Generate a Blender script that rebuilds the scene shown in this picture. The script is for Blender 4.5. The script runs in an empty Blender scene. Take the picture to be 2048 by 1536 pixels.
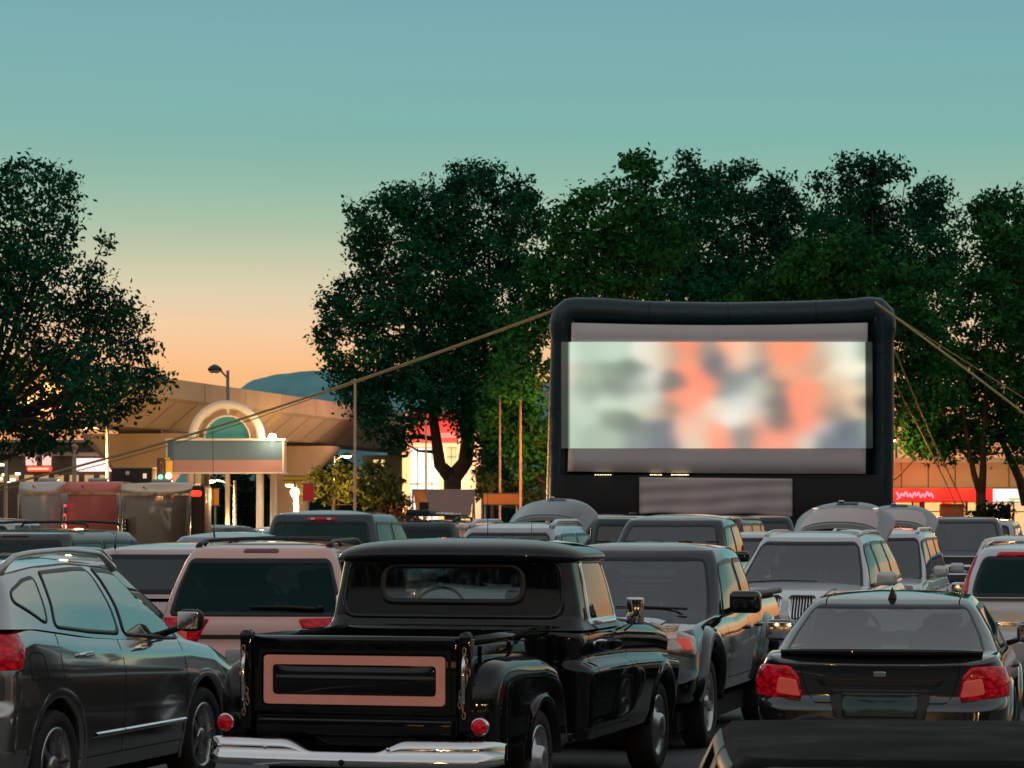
import bpy, math, random
import numpy as np
from mathutils import Vector, Matrix
R = math.radians
random.seed(7); rng = np.random.default_rng(7)
C = bpy.context.scene.collection
SC = bpy.context.scene

# ------------------------------------------------------------------ camera, world, sun, exposure
FPX, HY, HC = 6000.0, 1025.0, 2.0            # focal length in 2048-px units, horizon row, eye height
cam_d = bpy.data.cameras.new('camera'); cam = bpy.data.objects.new('camera', cam_d); C.objects.link(cam)
cam_d.sensor_width = 36; cam_d.lens = 36*FPX/2048
cam.location = (0, 0, HC); cam.rotation_euler = (R(90)+math.atan((HY-768)/FPX), 0, 0)
cam_d.clip_start = .3; cam_d.clip_end = 12000
cam_d.dof.use_dof = True; cam_d.dof.focus_distance = 24; cam_d.dof.aperture_fstop = 11
SC.camera = cam
SC.view_settings.view_transform = 'Standard'; SC.view_settings.look = 'None'
SC.view_settings.exposure = 0; SC.view_settings.gamma = 1
SC.cycles.max_bounces = 8; SC.cycles.transparent_max_bounces = 16
SC.cycles.use_denoising = True
SC.cycles.sample_clamp_indirect = 4
SC.cycles.use_adaptive_sampling = True; SC.cycles.adaptive_threshold = .02

def lin(c):
    return tuple(((v/255)/12.92 if v/255 <= .04045 else ((v/255+.055)/1.055)**2.4) for v in c)

def build_world():
    w = bpy.data.worlds.new('World'); SC.world = w; w.use_nodes = True
    nt = w.node_tree; N = nt.nodes; Lk = nt.links
    for n in list(N): N.remove(n)
    out = N.new('ShaderNodeOutputWorld'); bg = N.new('ShaderNodeBackground')
    tc = N.new('ShaderNodeTexCoord'); sep = N.new('ShaderNodeSeparateXYZ'); Lk.new(tc.outputs['Generated'], sep.inputs[0])
    def ramp(stops, src):
        r = N.new('ShaderNodeValToRGB'); el = r.color_ramp.elements
        while len(el) > 1: el.remove(el[-1])
        el[0].position = stops[0][0]; el[0].color = (*lin(stops[0][1]), 1)
        for p, c in stops[1:]:
            e = el.new(p); e.color = (*lin(c), 1)
        r.color_ramp.interpolation = 'B_SPLINE' if False else 'LINEAR'
        Lk.new(src, r.inputs[0]); return r
    # the dusk sky towards the sunset (in front of the lens) and the twilight arch opposite it
    front = ramp([(0, (222,140,92)), (.03, (240,168,110)), (.047, (248,188,134)), (.060, (243,204,164)), (.073, (220,207,176)),
                  (.084, (196,200,172)), (.095, (168,192,168)), (.108, (144,185,168)), (.124, (126,179,171)), (.146, (121,175,175)), (.172, (115,167,177)),
                  (.24, (150,178,182)), (.38, (182,192,192)), (.65, (168,174,178)), (1, (146,152,158))], sep.outputs[2])
    back = ramp([(0, (40,36,38)), (.06, (62,56,56)), (.14, (86,82,80)), (.25, (142,138,136)), (.45, (190,191,190)), (.75, (168,172,175)), (1, (146,152,158))], sep.outputs[2])
    mr = N.new('ShaderNodeMapRange'); mr.interpolation_type = 'SMOOTHSTEP'
    mr.inputs['From Min'].default_value = -.35; mr.inputs['From Max'].default_value = .75
    Lk.new(sep.outputs[1], mr.inputs['Value'])
    mix = N.new('ShaderNodeMix'); mix.data_type = 'RGBA'
    Lk.new(mr.outputs[0], mix.inputs['Factor']); Lk.new(back.outputs[0], mix.inputs[6]); Lk.new(front.outputs[0], mix.inputs[7])
    # thin streaks of high cloud
    mp = N.new('ShaderNodeMapping'); mp.inputs['Scale'].default_value = (3, 3, 55); Lk.new(tc.outputs['Generated'], mp.inputs[0])
    ns = N.new('ShaderNodeTexNoise'); ns.inputs['Scale'].default_value = 2.2; ns.inputs['Detail'].default_value = 5; Lk.new(mp.outputs[0], ns.inputs[0])
    m2 = N.new('ShaderNodeMapRange'); m2.inputs['To Min'].default_value = .985; m2.inputs['To Max'].default_value = 1.015; m2.inputs['From Min'].default_value=.3; m2.inputs['From Max'].default_value=.7
    Lk.new(ns.outputs[0], m2.inputs['Value'])
    mul = N.new('ShaderNodeMix'); mul.data_type = 'RGBA'; mul.blend_type = 'MULTIPLY'; mul.inputs['Factor'].default_value = 1
    Lk.new(mix.outputs[2], mul.inputs[6]); Lk.new(m2.outputs[0], mul.inputs[7])
    # physical twilight sky laid over it at low strength
    sky = N.new('ShaderNodeTexSky'); sky.sky_type = 'NISHITA'; sky.sun_disc = False
    sky.sun_elevation = R(1.0); sky.sun_rotation = R(-20)
    sc = N.new('ShaderNodeVectorMath'); sc.operation = 'SCALE'; sc.inputs[3].default_value = .004
    Lk.new(sky.outputs[0], sc.inputs[0])
    add = N.new('ShaderNodeMix'); add.data_type = 'RGBA'; add.blend_type = 'ADD'; add.inputs['Factor'].default_value = 1
    Lk.new(mul.outputs[2], add.inputs[6]); Lk.new(sc.outputs[0], add.inputs[7])
    Lk.new(add.outputs[2], bg.inputs[0]); bg.inputs[1].default_value = 1.0
    Lk.new(bg.outputs[0], out.inputs[0])
build_world()
sun_d = bpy.data.lights.new('sun', 'SUN'); sun_d.energy = .25; sun_d.angle = R(12); sun_d.color = (1, .62, .36)
sun = bpy.data.objects.new('sun', sun_d); C.objects.link(sun); sun.rotation_euler = (R(86), 0, R(180+20)); sun.location = (0, 0, 50)

def root_at(lx, ly, pxx, D, rz):
    """place a thing so that its own point (lx, ly) stands at column pxx, distance D"""
    c, s = math.cos(rz), math.sin(rz)
    return (px(pxx, D)-(c*lx-s*ly), D-(s*lx+c*ly))
def px(x, D): return (x-1024)/FPX*D
def pz(y, D): return HC+(HY-y)/FPX*D

# ------------------------------------------------------------------ materials
MATS = {}
def nmat(name):
    m = bpy.data.materials.new(name); m.use_nodes = True
    nt = m.node_tree; b = nt.nodes['Principled BSDF']
    return m, nt, b
def pmat(name, col, rough=.5, metal=0., coat=0., emit=None, es=0., noise=0., nscale=8., bump=0., spec=.5, nrough=0.):
    if name in MATS: return MATS[name]
    m, nt, b = nmat(name)
    b.inputs['Roughness'].default_value = rough; b.inputs['Metallic'].default_value = metal
    b.inputs['Coat Weight'].default_value = coat; b.inputs['Coat Roughness'].default_value = .03
    b.inputs['Specular IOR Level'].default_value = spec
    b.inputs['Base Color'].default_value = (*col, 1)
    if emit: b.inputs['Emission Color'].default_value = (*emit, 1); b.inputs['Emission Strength'].default_value = es
    if noise or bump or nrough:
        tc = nt.nodes.new('ShaderNodeTexCoord'); n = nt.nodes.new('ShaderNodeTexNoise'); n.inputs['Scale'].default_value = nscale; n.inputs['Detail'].default_value = 6
        nt.links.new(tc.outputs['Object'], n.inputs[0])
        if noise:
            mr = nt.nodes.new('ShaderNodeMapRange'); mr.inputs['From Min'].default_value = .25; mr.inputs['From Max'].default_value = .75
            mr.inputs['To Min'].default_value = 1-noise; mr.inputs['To Max'].default_value = 1+noise
            nt.links.new(n.outputs[0], mr.inputs[0])
            mx = nt.nodes.new('ShaderNodeMix'); mx.data_type = 'RGBA'; mx.blend_type = 'MULTIPLY'; mx.inputs['Factor'].default_value = 1
            mx.inputs[6].default_value = (*col, 1); nt.links.new(mr.outputs[0], mx.inputs[7]); nt.links.new(mx.outputs[2], b.inputs['Base Color'])
        if nrough:
            mr = nt.nodes.new('ShaderNodeMapRange'); mr.inputs['From Min'].default_value = .3; mr.inputs['From Max'].default_value = .7
            mr.inputs['To Min'].default_value = max(0, rough-nrough); mr.inputs['To Max'].default_value = rough+nrough
            nt.links.new(n.outputs[0], mr.inputs[0]); nt.links.new(mr.outputs[0], b.inputs['Roughness'])
        if bump:
            bp = nt.nodes.new('ShaderNodeBump'); bp.inputs['Strength'].default_value = bump; bp.inputs['Distance'].default_value = .02
            nt.links.new(n.outputs[0], bp.inputs['Height']); nt.links.new(bp.outputs[0], b.inputs['Normal'])
    MATS[name] = m; return m
def paint(name, col, metal=.35, dust=.05, rg=(.26,.42)):
    """car paint: flake base under a glossy clear coat, with a thin uneven film of dust"""
    k = 'paint '+name
    if k in MATS: return MATS[k]
    m, nt, b = nmat(k)
    b.inputs['Metallic'].default_value = metal; b.inputs['Specular IOR Level'].default_value = 0.0 if metal < .05 else .3; b.inputs['Coat Weight'].default_value = 1; b.inputs['Coat IOR'].default_value = 1.5
    tc = nt.nodes.new('ShaderNodeTexCoord')
    n = nt.nodes.new('ShaderNodeTexNoise'); n.inputs['Scale'].default_value = 3.5; n.inputs['Detail'].default_value = 8; nt.links.new(tc.outputs['Object'], n.inputs[0])
    n2 = nt.nodes.new('ShaderNodeTexNoise'); n2.inputs['Scale'].default_value = 120; n2.inputs['Detail'].default_value = 2; nt.links.new(tc.outputs['Object'], n2.inputs[0])
    sep = nt.nodes.new('ShaderNodeSeparateXYZ'); nt.links.new(tc.outputs['Object'], sep.inputs[0])
    mr = nt.nodes.new('ShaderNodeMapRange'); mr.inputs['From Min'].default_value = .45; mr.inputs['From Max'].default_value = .8; mr.inputs['To Max'].default_value = dust*2.2
    nt.links.new(n.outputs[0], mr.inputs[0])
    mx = nt.nodes.new('ShaderNodeMix'); mx.data_type = 'RGBA'; mx.inputs[6].default_value = (*col, 1); mx.inputs[7].default_value = (.16, .145, .13, 1)
    nt.links.new(mr.outputs[0], mx.inputs['Factor']); nt.links.new(mx.outputs[2], b.inputs['Base Color'])
    m3 = nt.nodes.new('ShaderNodeMapRange'); m3.inputs['To Min'].default_value = rg[0]; m3.inputs['To Max'].default_value = rg[1]; nt.links.new(n2.outputs[0], m3.inputs[0]); nt.links.new(m3.outputs[0], b.inputs['Roughness'])
    m4 = nt.nodes.new('ShaderNodeMapRange'); m4.inputs['From Min'].default_value = .3; m4.inputs['From Max'].default_value = .8; m4.inputs['To Min'].default_value = .015; m4.inputs['To Max'].default_value = .015+dust*1.2
    nt.links.new(n.outputs[0], m4.inputs[0]); nt.links.new(m4.outputs[0], b.inputs['Coat Roughness'])
    MATS[k] = m; return m
def glass(name='tinted glass', tint=(.35,.4,.38), rough=.02, refl=1.0, lo=.03, hue=(1,1,1)):
    if name in MATS: return MATS[name]
    m = bpy.data.materials.new(name); m.use_nodes = True; nt = m.node_tree; N = nt.nodes
    for n in list(N): N.remove(n)
    o = N.new('ShaderNodeOutputMaterial'); mix = N.new('ShaderNodeMixShader'); t = N.new('ShaderNodeBsdfTransparent'); g = N.new('ShaderNodeBsdfGlossy')
    t.inputs[0].default_value = (*tint, 1); g.inputs['Roughness'].default_value = rough; g.inputs[0].default_value = (refl*hue[0], refl*hue[1], refl*hue[2], 1)
    f = N.new('ShaderNodeFresnel'); f.inputs[0].default_value = 1.62
    mr = N.new('ShaderNodeMapRange'); mr.inputs['To Min'].default_value = lo; mr.inputs['To Max'].default_value = 1.0
    nt.links.new(f.outputs[0], mr.inputs[0]); nt.links.new(mr.outputs[0], mix.inputs[0])
    nt.links.new(t.outputs[0], mix.inputs[1]); nt.links.new(g.outputs[0], mix.inputs[2]); nt.links.new(mix.outputs[0], o.inputs[0])
    MATS[name] = m; return m
def emis(name, col, s):
    return pmat(name, (.02,.02,.02), .6, emit=col, es=s)
G_CLEAR = glass('windscreen glass', (.55,.60,.58), .03, 1.0, .10)
G_DARK = glass('tinted glass', (.10,.13,.12), .02, .7, 0, (.7,1,.95))
G_MID = glass('side glass', (.30,.34,.33))
BLK = pmat('black plastic', (.012,.012,.012), .45, bump=.1, nscale=300)
RUB = pmat('window rubber', (.008,.008,.008), .35)
TYRE = pmat('tyre rubber', (.018,.018,.018), .8, noise=.3, nscale=12, bump=.15)
WELL = pmat('wheel well', (.004,.004,.004), .95)
CHR = pmat('chrome', (.82,.82,.84), .09, 1.0, nrough=.05, nscale=14)
ALU = pmat('alloy', (.55,.55,.56), .28, .9, nrough=.08, nscale=18)
SEAT = pmat('seat cloth', (.02,.02,.021), .85, bump=.2, nscale=60)
GAP = pmat('panel gap', (.003,.003,.003), .9)
REDL = pmat('red lamp lens', (.40,.003,.010), .16, 0, .6, emit=(.9,.0,.02), es=.16, noise=.25, nscale=9, spec=.2)
def lamp_cells(m, sc, lo):
    nt = m.node_tree; b = nt.nodes['Principled BSDF']
    tc = nt.nodes.new('ShaderNodeTexCoord'); mp = nt.nodes.new('ShaderNodeMapping'); mp.inputs['Scale'].default_value = (1, 1, 1.8); v = nt.nodes.new('ShaderNodeTexVoronoi'); v.inputs['Scale'].default_value = sc
    nt.links.new(tc.outputs['Object'], mp.inputs[0]); nt.links.new(mp.outputs[0], v.inputs[0])
    mr = nt.nodes.new('ShaderNodeMapRange'); mr.inputs['From Max'].default_value = .7; mr.inputs['To Min'].default_value = b.inputs['Emission Strength'].default_value*2.2; mr.inputs['To Max'].default_value = b.inputs['Emission Strength'].default_value*lo
    nt.links.new(v.outputs['Distance'], mr.inputs[0]); nt.links.new(mr.outputs[0], b.inputs['Emission Strength'])
    bp = nt.nodes.new('ShaderNodeBump'); bp.inputs['Strength'].default_value = .35; bp.inputs['Distance'].default_value = .01; nt.links.new(v.outputs['Distance'], bp.inputs['Height']); nt.links.new(bp.outputs[0], b.inputs['Normal'])
    return m
lamp_cells(REDL, 22, .1)
REDD = pmat('dark red lens', (.14,.006,.01), .15, 0, 1)
CLRL = pmat('clear lamp lens', (.62,.56,.55), .1, .3, 1, noise=.25, nscale=14, bump=.2)
AMBL = pmat('headlamp lens', (.50,.36,.32), .10, .7, 1, noise=.35, nscale=14, bump=.25)
PLATE = pmat('licence plate', (.35,.35,.36), .4)

# ------------------------------------------------------------------ mesh helpers
def link(o, parent=None):
    C.objects.link(o)
    if parent is not None: o.parent = parent
    return o
class MB:
    def __init__(s): s.v = []; s.f = []; s.n = 0; s.fl = []
    def add(s, v, f, flat=False):
        v = [tuple(map(float, p)) for p in v]
        s.v += v; s.f += [tuple(i+s.n for i in q) for q in f]; s.fl += [flat]*len(f); s.n += len(v); return s
    def box(s, x0, x1, y0, y1, z0, z1, bev=0.):
        if bev > 0:
            return s.rbox(((x0+x1)/2, (y0+y1)/2, (z0+z1)/2), (abs(x1-x0), abs(y1-y0), abs(z1-z0)), bev)
        v = [(x0,y0,z0),(x1,y0,z0),(x1,y1,z0),(x0,y1,z0),(x0,y0,z1),(x1,y0,z1),(x1,y1,z1),(x0,y1,z1)]
        return s.add(v, [(0,3,2,1),(4,5,6,7),(0,1,5,4),(1,2,6,5),(2,3,7,6),(3,0,4,7)], True)
    def rbox(s, c, d, r, M=None, n=3):
        """box with rounded edges: a subdivided cube whose outer shell is pulled onto a rounded form"""
        hx, hy, hz = d[0]/2, d[1]/2, d[2]/2; r = min(r, hx, hy, hz)
        def ax(h):
            a = [(-h) + r*(1-math.cos(k/n*math.pi/2)) if False else -h + r*k/n for k in range(n+1)]
            return a + [-q for q in reversed(a)]
        verts = {}; vs = []; fs = []
        def vid(p):
            k = tuple(round(q, 6) for q in p)
            if k not in verts:
                q = [max(-h+r, min(h-r, c_)) for c_, h in zip(p, (hx, hy, hz))]
                dv = Vector([a-b for a, b in zip(p, q)])
                if dv.length > 1e-9:
                    w = Vector(q) + dv.normalized()*r
                else: w = Vector(p)
                verts[k] = len(vs); vs.append(w)
            return verts[k]
        A = [ax(hx), ax(hy), ax(hz)]; H = (hx, hy, hz)
        for a in range(3):
            b, cc = (a+1) % 3, (a+2) % 3
            for sg in (-1, 1):
                for i in range(len(A[b])-1):
                    for j in range(len(A[cc])-1):
                        q = []
                        for (ii, jj) in ((i,j),(i+1,j),(i+1,j+1),(i,j+1)):
                            p = [0,0,0]; p[a] = sg*H[a]; p[b] = A[b][ii]; p[cc] = A[cc][jj]; q.append(vid(p))
                        q = q if sg > 0 else q[::-1]
                        if len(set(q)) >= 3: fs.append(tuple(dict.fromkeys(q)))
        out = []
        for w in vs:
            if M is not None: w = M @ w
            out.append((w[0]+c[0], w[1]+c[1], w[2]+c[2]))
        return s.add(out, fs)
    def tube(s, pts, r, n=8, closed=False, cap=True):
        P = [Vector(p) for p in pts]; m = len(P); rr = r if hasattr(r, '__len__') else [r]*m
        vs = []; fs = []; up = None
        for i in range(m):
            a = P[(i-1) % m] if (i > 0 or closed) else P[i]; b = P[(i+1) % m] if (i < m-1 or closed) else P[i]
            t = (b-a).normalized()
            if up is None: up = Vector((0,0,1)) if abs(t.z) < .9 else Vector((1,0,0))
            u = (up - t*up.dot(t)).normalized(); up = u; w = t.cross(u)
            for k in range(n):
                an = 2*math.pi*k/n; vs.append(P[i]+(u*math.cos(an)+w*math.sin(an))*rr[i])
        for i in range(m if closed else m-1):
            j = (i+1) % m
            for k in range(n): fs.append((i*n+k, i*n+(k+1) % n, j*n+(k+1) % n, j*n+k))
        if cap and not closed:
            fs.append(tuple(range(n))[::-1]); fs.append(tuple((m-1)*n+k for k in range(n)))
        return s.add(vs, fs)
    def lathe(s, prof, n=24, M=None, close=True):
        """profile (r, h) turned about the local z axis"""
        vs = []; fs = []; m = len(prof)
        for (r, h) in prof:
            for k in range(n):
                a = 2*math.pi*k/n; vs.append(Vector((r*math.cos(a), r*math.sin(a), h)))
        for i in range(m-1):
            for k in range(n): fs.append((i*n+k, i*n+(k+1) % n, (i+1)*n+(k+1) % n, (i+1)*n+k))
        if close: fs.append(tuple(range(n))[::-1]); fs.append(tuple((m-1)*n+k for k in range(n)))
        if M is not None: vs = [M @ v for v in vs]
        return s.add(vs, fs)
    def prism(s, poly, a0, a1, axis='y', flat=True):
        """polygon in the plane across AXIS, extruded from a0 to a1"""
        n = len(poly); vs = []
        for a in (a0, a1):
            for (p, q) in poly: vs.append({'x': (a,p,q), 'y': (p,a,q), 'z': (p,q,a)}[axis])
        fs = [tuple(range(n))[::-1], tuple(range(n, 2*n))] + [(i, (i+1) % n, n+(i+1) % n, n+i) for i in range(n)]
        return s.add(vs, fs, flat)
    def grid(s, G, flat=False):
        r = len(G); c = len(G[0])
        return s.add([p for row in G for p in row], [(i*c+j, i*c+j+1, (i+1)*c+j+1, (i+1)*c+j) for i in range(r-1) for j in range(c-1)], flat)
    def build(s, name, mat, parent=None, loc=None, thick=None):
        me = bpy.data.meshes.new(name); me.from_pydata(s.v, [], s.f); me.materials.append(mat)
        me.polygons.foreach_set('use_smooth', [not q for q in s.fl])
        import bmesh
        bm = bmesh.new(); bm.from_mesh(me); bmesh.ops.recalc_face_normals(bm, faces=bm.faces); bm.to_mesh(me); bm.free()
        me.update(); o = bpy.data.objects.new(name, me)
        if loc: o.location = loc
        if thick:
            md = o.modifiers.new('thick', 'SOLIDIFY'); md.thickness = thick; md.offset = 0
        return link(o, parent)
def empty(name, loc=(0,0,0), rz=0.):
    o = bpy.data.objects.new(name, None); o.location = loc; o.rotation_euler = (0, 0, rz); o.empty_display_size = .3
    return link(o)
def tag(o, label=None, cat=None, group=None, kind=None):
    for k, v in (('label', label), ('category', cat), ('group', group), ('kind', kind)):
        if v: o[k] = v
    return o

# ------------------------------------------------------------------ curved-wall surfaces: car bodies and cabins
def sfun(pts, w=.06):
    """smoothed piecewise-linear function through pts; w = smoothing width as a share of its range"""
    xs = np.array([p[0] for p in pts], float); ys = np.array([p[1] for p in pts], float)
    g = np.linspace(xs[0], xs[-1], 401); v = np.interp(g, xs, ys)
    k = max(1, int(w*400)); k += (k+1) % 2
    if k > 1:
        h = np.hanning(k+2)[1:-1]; h /= h.sum(); v = np.convolve(np.pad(v, k//2, 'reflect', reflect_type='odd'), h, 'valid')
    return lambda q: np.interp(q, g, v)
def pip(x, y, poly):
    """point-in-polygon for arrays"""
    ins = np.zeros(x.shape, bool); n = len(poly)
    for i in range(n):
        x1, y1 = poly[i]; x2, y2 = poly[(i+1) % n]
        if y1 == y2: continue
        c = ((y1 > y) != (y2 > y)) & (x < (x2-x1)*(y-y1)/(y2-y1)+x1)
        ins ^= c
    return ins
def roundpoly(pts, r, seg=5, closed=True, step=.05):
    out = []; n = len(pts)
    for i in range(n):
        p = np.array(pts[i], float)
        if not closed and i in (0, n-1): out.append(p); continue
        a = np.array(pts[i-1], float); b = np.array(pts[(i+1) % n], float)
        rr = r[i] if hasattr(r, '__len__') else r
        da, db = np.linalg.norm(a-p), np.linalg.norm(b-p)
        ra, rb = min(rr, da*.48), min(rr, db*.48)
        A = p+(a-p)/max(da, 1e-9)*ra; B = p+(b-p)/max(db, 1e-9)*rb
        for k in range(seg+1):
            t = k/seg; out.append((1-t)**2*A+2*t*(1-t)*p+t*t*B)
    res = []
    m = len(out)
    for i in range(m if closed else m-1):
        a, b = out[i], out[(i+1) % m]; d = np.linalg.norm(b-a)
        if d < 1e-7: continue
        k = max(1, int(math.ceil(d/step)))
        for q in range(k): res.append(a+(b-a)*q/k)
    if not closed: res.append(out[-1])
    return np.array(res)
def offset(P, d, closed=True):
    n = len(P); 
    if closed:
        T = np.roll(P, -1, 0)-np.roll(P, 1, 0)
        area = .5*np.sum(P[:,0]*np.roll(P[:,1], -1)-np.roll(P[:,0], -1)*P[:,1]); sg = 1 if area > 0 else -1
    else:
        T = np.gradient(P, axis=0); sg = 1
    T = T/np.maximum(np.linalg.norm(T, axis=1, keepdims=True), 1e-9)
    N = np.stack([T[:,1], -T[:,0]], 1)*sg
    return P+N*d
class Wrap:
    def __init__(s, y0, y1, W, zb, zt, pw, pf=None, pr=None, nf=6, nr=6):
        s.y0, s.y1, s.W = y0, y1, W
        s.zb, s.zt, s.pw = zb, zt, pw
        s.pf = pf or (lambda t: t*0.); s.pr = pr or (lambda t: t*0.)
        L = (y1-y0)/2
        rf, rr = min(1.15/nf, W*.6), min(1.15/nr, W*.6); bf, br = .30/nf+.02, .16/nr+.01
        xq = np.linspace(0, W-rr, 900); rear = np.stack([xq, -L+br*(xq/W)**2], 1)
        q = np.linspace(0, math.pi/2, 500); y_r = rear[-1,1]; y_f = L-bf*((W-rf)/W)**2
        c1 = np.stack([W-rr+rr*np.sin(q), y_r+rr*(1-np.cos(q))], 1)
        c2 = np.stack([W-rf+rf*np.cos(q), y_f-rf+rf*np.sin(q)], 1)
        yq = np.linspace(y_r+rr, y_f-rf, 1500); side = np.stack([np.full(1500, W), yq], 1)
        xq = np.linspace(W-rf, 0, 900); fro = np.stack([xq, L-bf*(xq/W)**2], 1)
        cv = np.concatenate([rear, c1[1:], side[1:], c2[1:], fro[1:]])
        barrel = 1-.022*np.clip(np.abs(cv[:,1])/L, 0, 1)**2.4
        ux = cv[:,0]/W*barrel; uy = cv[:,1]/L
        s.nf, s.nr = nf, nr
        ds = np.hypot(np.diff(ux)*W, np.diff(uy)*L); cum = np.concatenate([[0], np.cumsum(ds)])
        s.P = 2*cum[-1]; s.a = cum/s.P; s.ux = ux; s.uy = uy     # a in 0..0.5 is the right side, rear to front
        zs = np.linspace(y0, y1, 50); s.H = float(np.mean(zt(zs)-zb(zs)))
    def unit(s, a):
        a = np.mod(a, 1.); r = a <= .5; aa = np.where(r, a, 1-a)
        return np.where(r, 1, -1)*np.interp(aa, s.a, s.ux), np.interp(aa, s.a, s.uy)
    def ends(s, t): return s.y0+s.pr(t), s.y1+s.pf(t)
    def pt(s, am, tm):
        t = np.asarray(tm, float)/s.H; ux, uy = s.unit(np.asarray(am, float)/s.P)
        e0, e1 = s.ends(t); y = (e0+e1)/2+uy*(e1-e0)/2; x = ux*s.W*s.pw(t)
        z = s.zb(y)+(s.zt(y)-s.zb(y))*t
        return np.stack([x, y, z], -1)
    def on(s, am, tm, d=0.):
        p = s.pt(am, tm); e = .004
        du = s.pt(np.asarray(am)+e, tm)-s.pt(np.asarray(am)-e, tm); dv = s.pt(am, np.asarray(tm)+e)-s.pt(am, np.asarray(tm)-e)
        n = np.cross(du, dv); n /= np.maximum(np.linalg.norm(n, axis=-1, keepdims=True), 1e-9)
        return p+n*d
    # vertices: ('R'|'L', y, t) | ('B'|'F', x, t); *z variants take a height instead of t
    def amap(s, k, v, h, isz=False):
        if isz:
            yy = {'R': v, 'L': v, 'B': s.y0, 'F': s.y1}[k]
            t = float((h-s.zb(yy))/(s.zt(yy)-s.zb(yy)))
        else: t = h
        tt = min(max(t, 0), 1)
        if k in 'RL':
            e0, e1 = s.ends(np.float64(tt)); u = (v-(e0+e1)/2)/((e1-e0)/2)
            a = float(np.interp(u, s.uy, s.a))
            if k == 'L': a = 1-a
        else:
            u = min(1, abs(v)/(s.W*float(s.pw(np.float64(tt))))); half = s.uy <= 0 if k == 'B' else s.uy >= 0
            ux, aa = s.ux[half], s.a[half]
            a = float(np.interp(u, ux, aa)) if k == 'B' else float(np.interp(u, ux[::-1], aa[::-1]))
            if v < 0: a = -a if k == 'B' else 1-a
        return (a*s.P, t*s.H)
    def poly(s, verts, z=False, flip=False):
        out = [s.amap(v[0], v[1], v[2], z) for v in verts]
        if flip: out = [(-a if True else a, t) for a, t in out]
        # keep a continuous run across the seam
        b = out[0][0]; out = [(a-s.P*round((a-b)/s.P), t) for a, t in out]
        return out
    def shell(s, name, mat, parent, holes=(), cell=.05, cap=True, crown=.03, cpow=3., nt=None, tsk=None):
        na = max(48, int(s.P/cell)); na += na % 2; nt = nt or max(8, int(s.H/cell))
        am = np.arange(na)/na*s.P; tv = np.linspace(0, 1, nt+1)*s.H
        A, T = np.meshgrid(am, tv); V = s.pt(A, T)
        ca = (am+s.P/na/2)[None, :].repeat(nt, 0); ct = ((tv[1:]+tv[:-1])/2)[:, None].repeat(na, 1)
        kill = np.zeros(ca.shape, bool)
        for h in holes:
            for sh in (-s.P, 0, s.P): kill |= pip(ca+sh, ct, h)
        vs = [tuple(p) for p in V.reshape(-1, 3)]; fs = []
        for i in range(nt):
            for j in range(na):
                if not kill[i, j]: fs.append((i*na+j, i*na+(j+1) % na, (i+1)*na+(j+1) % na, (i+1)*na+j))
        if cap:
            top = V[-1]; cy = (top[:,1].max()+top[:,1].min())/2; base = nt*na
            rings = [.992, .975, .95, .9, .82, .7, .5, .25]
            for r in rings:
                x = top[:,0]*r; y = cy+(top[:,1]-cy)*r
                z = s.zt(y)+crown*(1-r**cpow)
                k = len(vs); vs += list(zip(x, y, z))
                fs += [(base+j, base+(j+1) % na, k+(j+1) % na, k+j) for j in range(na)]; base = k
            vs.append((0, cy, float(s.zt(cy))+crown)); c = len(vs)-1
            fs += [(base+j, base+(j+1) % na, c) for j in range(na)]
        return MB().add(vs, fs).build(name, mat, parent)
    def patch(s, P, d, name, mat, parent, rows=(1, .97, .85, .65, .4, .2), bulge=0., edge=None):
        """filled patch on the surface inside outline P, raised by d (edge sinks to `edge`)"""
        c = P.mean(0); vs = []; fs = []; n = len(P)
        for i, r in enumerate(rows):
            Q = c+(P-c)*r; dd = d+bulge*(1-r*r)
            if i == 0 and edge is not None: dd = edge
            vs += list(map(tuple, s.on(Q[:,0], Q[:,1], dd)))
            if i: fs += [((i-1)*n+j, (i-1)*n+(j+1) % n, i*n+(j+1) % n, i*n+j) for j in range(n)]
        vs.append(tuple(s.on(c[0], c[1], d+bulge))); k = len(vs)-1; b = (len(rows)-1)*n
        fs += [(b+j, b+(j+1) % n, k) for j in range(n)]
        return MB().add(vs, fs).build(name, mat, parent)
    def band(s, P, prof, name, mat, parent, closed=True, mb=None):
        """strip along outline P; prof = [(offset in the surface, height over it), ...]"""
        vs = []; fs = []; n = len(P); m = len(prof)
        for (o, d) in prof:
            Q = offset(P, o, closed); vs += list(map(tuple, s.on(Q[:,0], Q[:,1], d)))
        for i in range(m-1):
            for j in range(n if closed else n-1): fs.append((i*n+j, i*n+(j+1) % n, (i+1)*n+(j+1) % n, (i+1)*n+j))
        b = mb or MB(); b.add(vs, fs)
        return b if mb else b.build(name, mat, parent)
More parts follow.
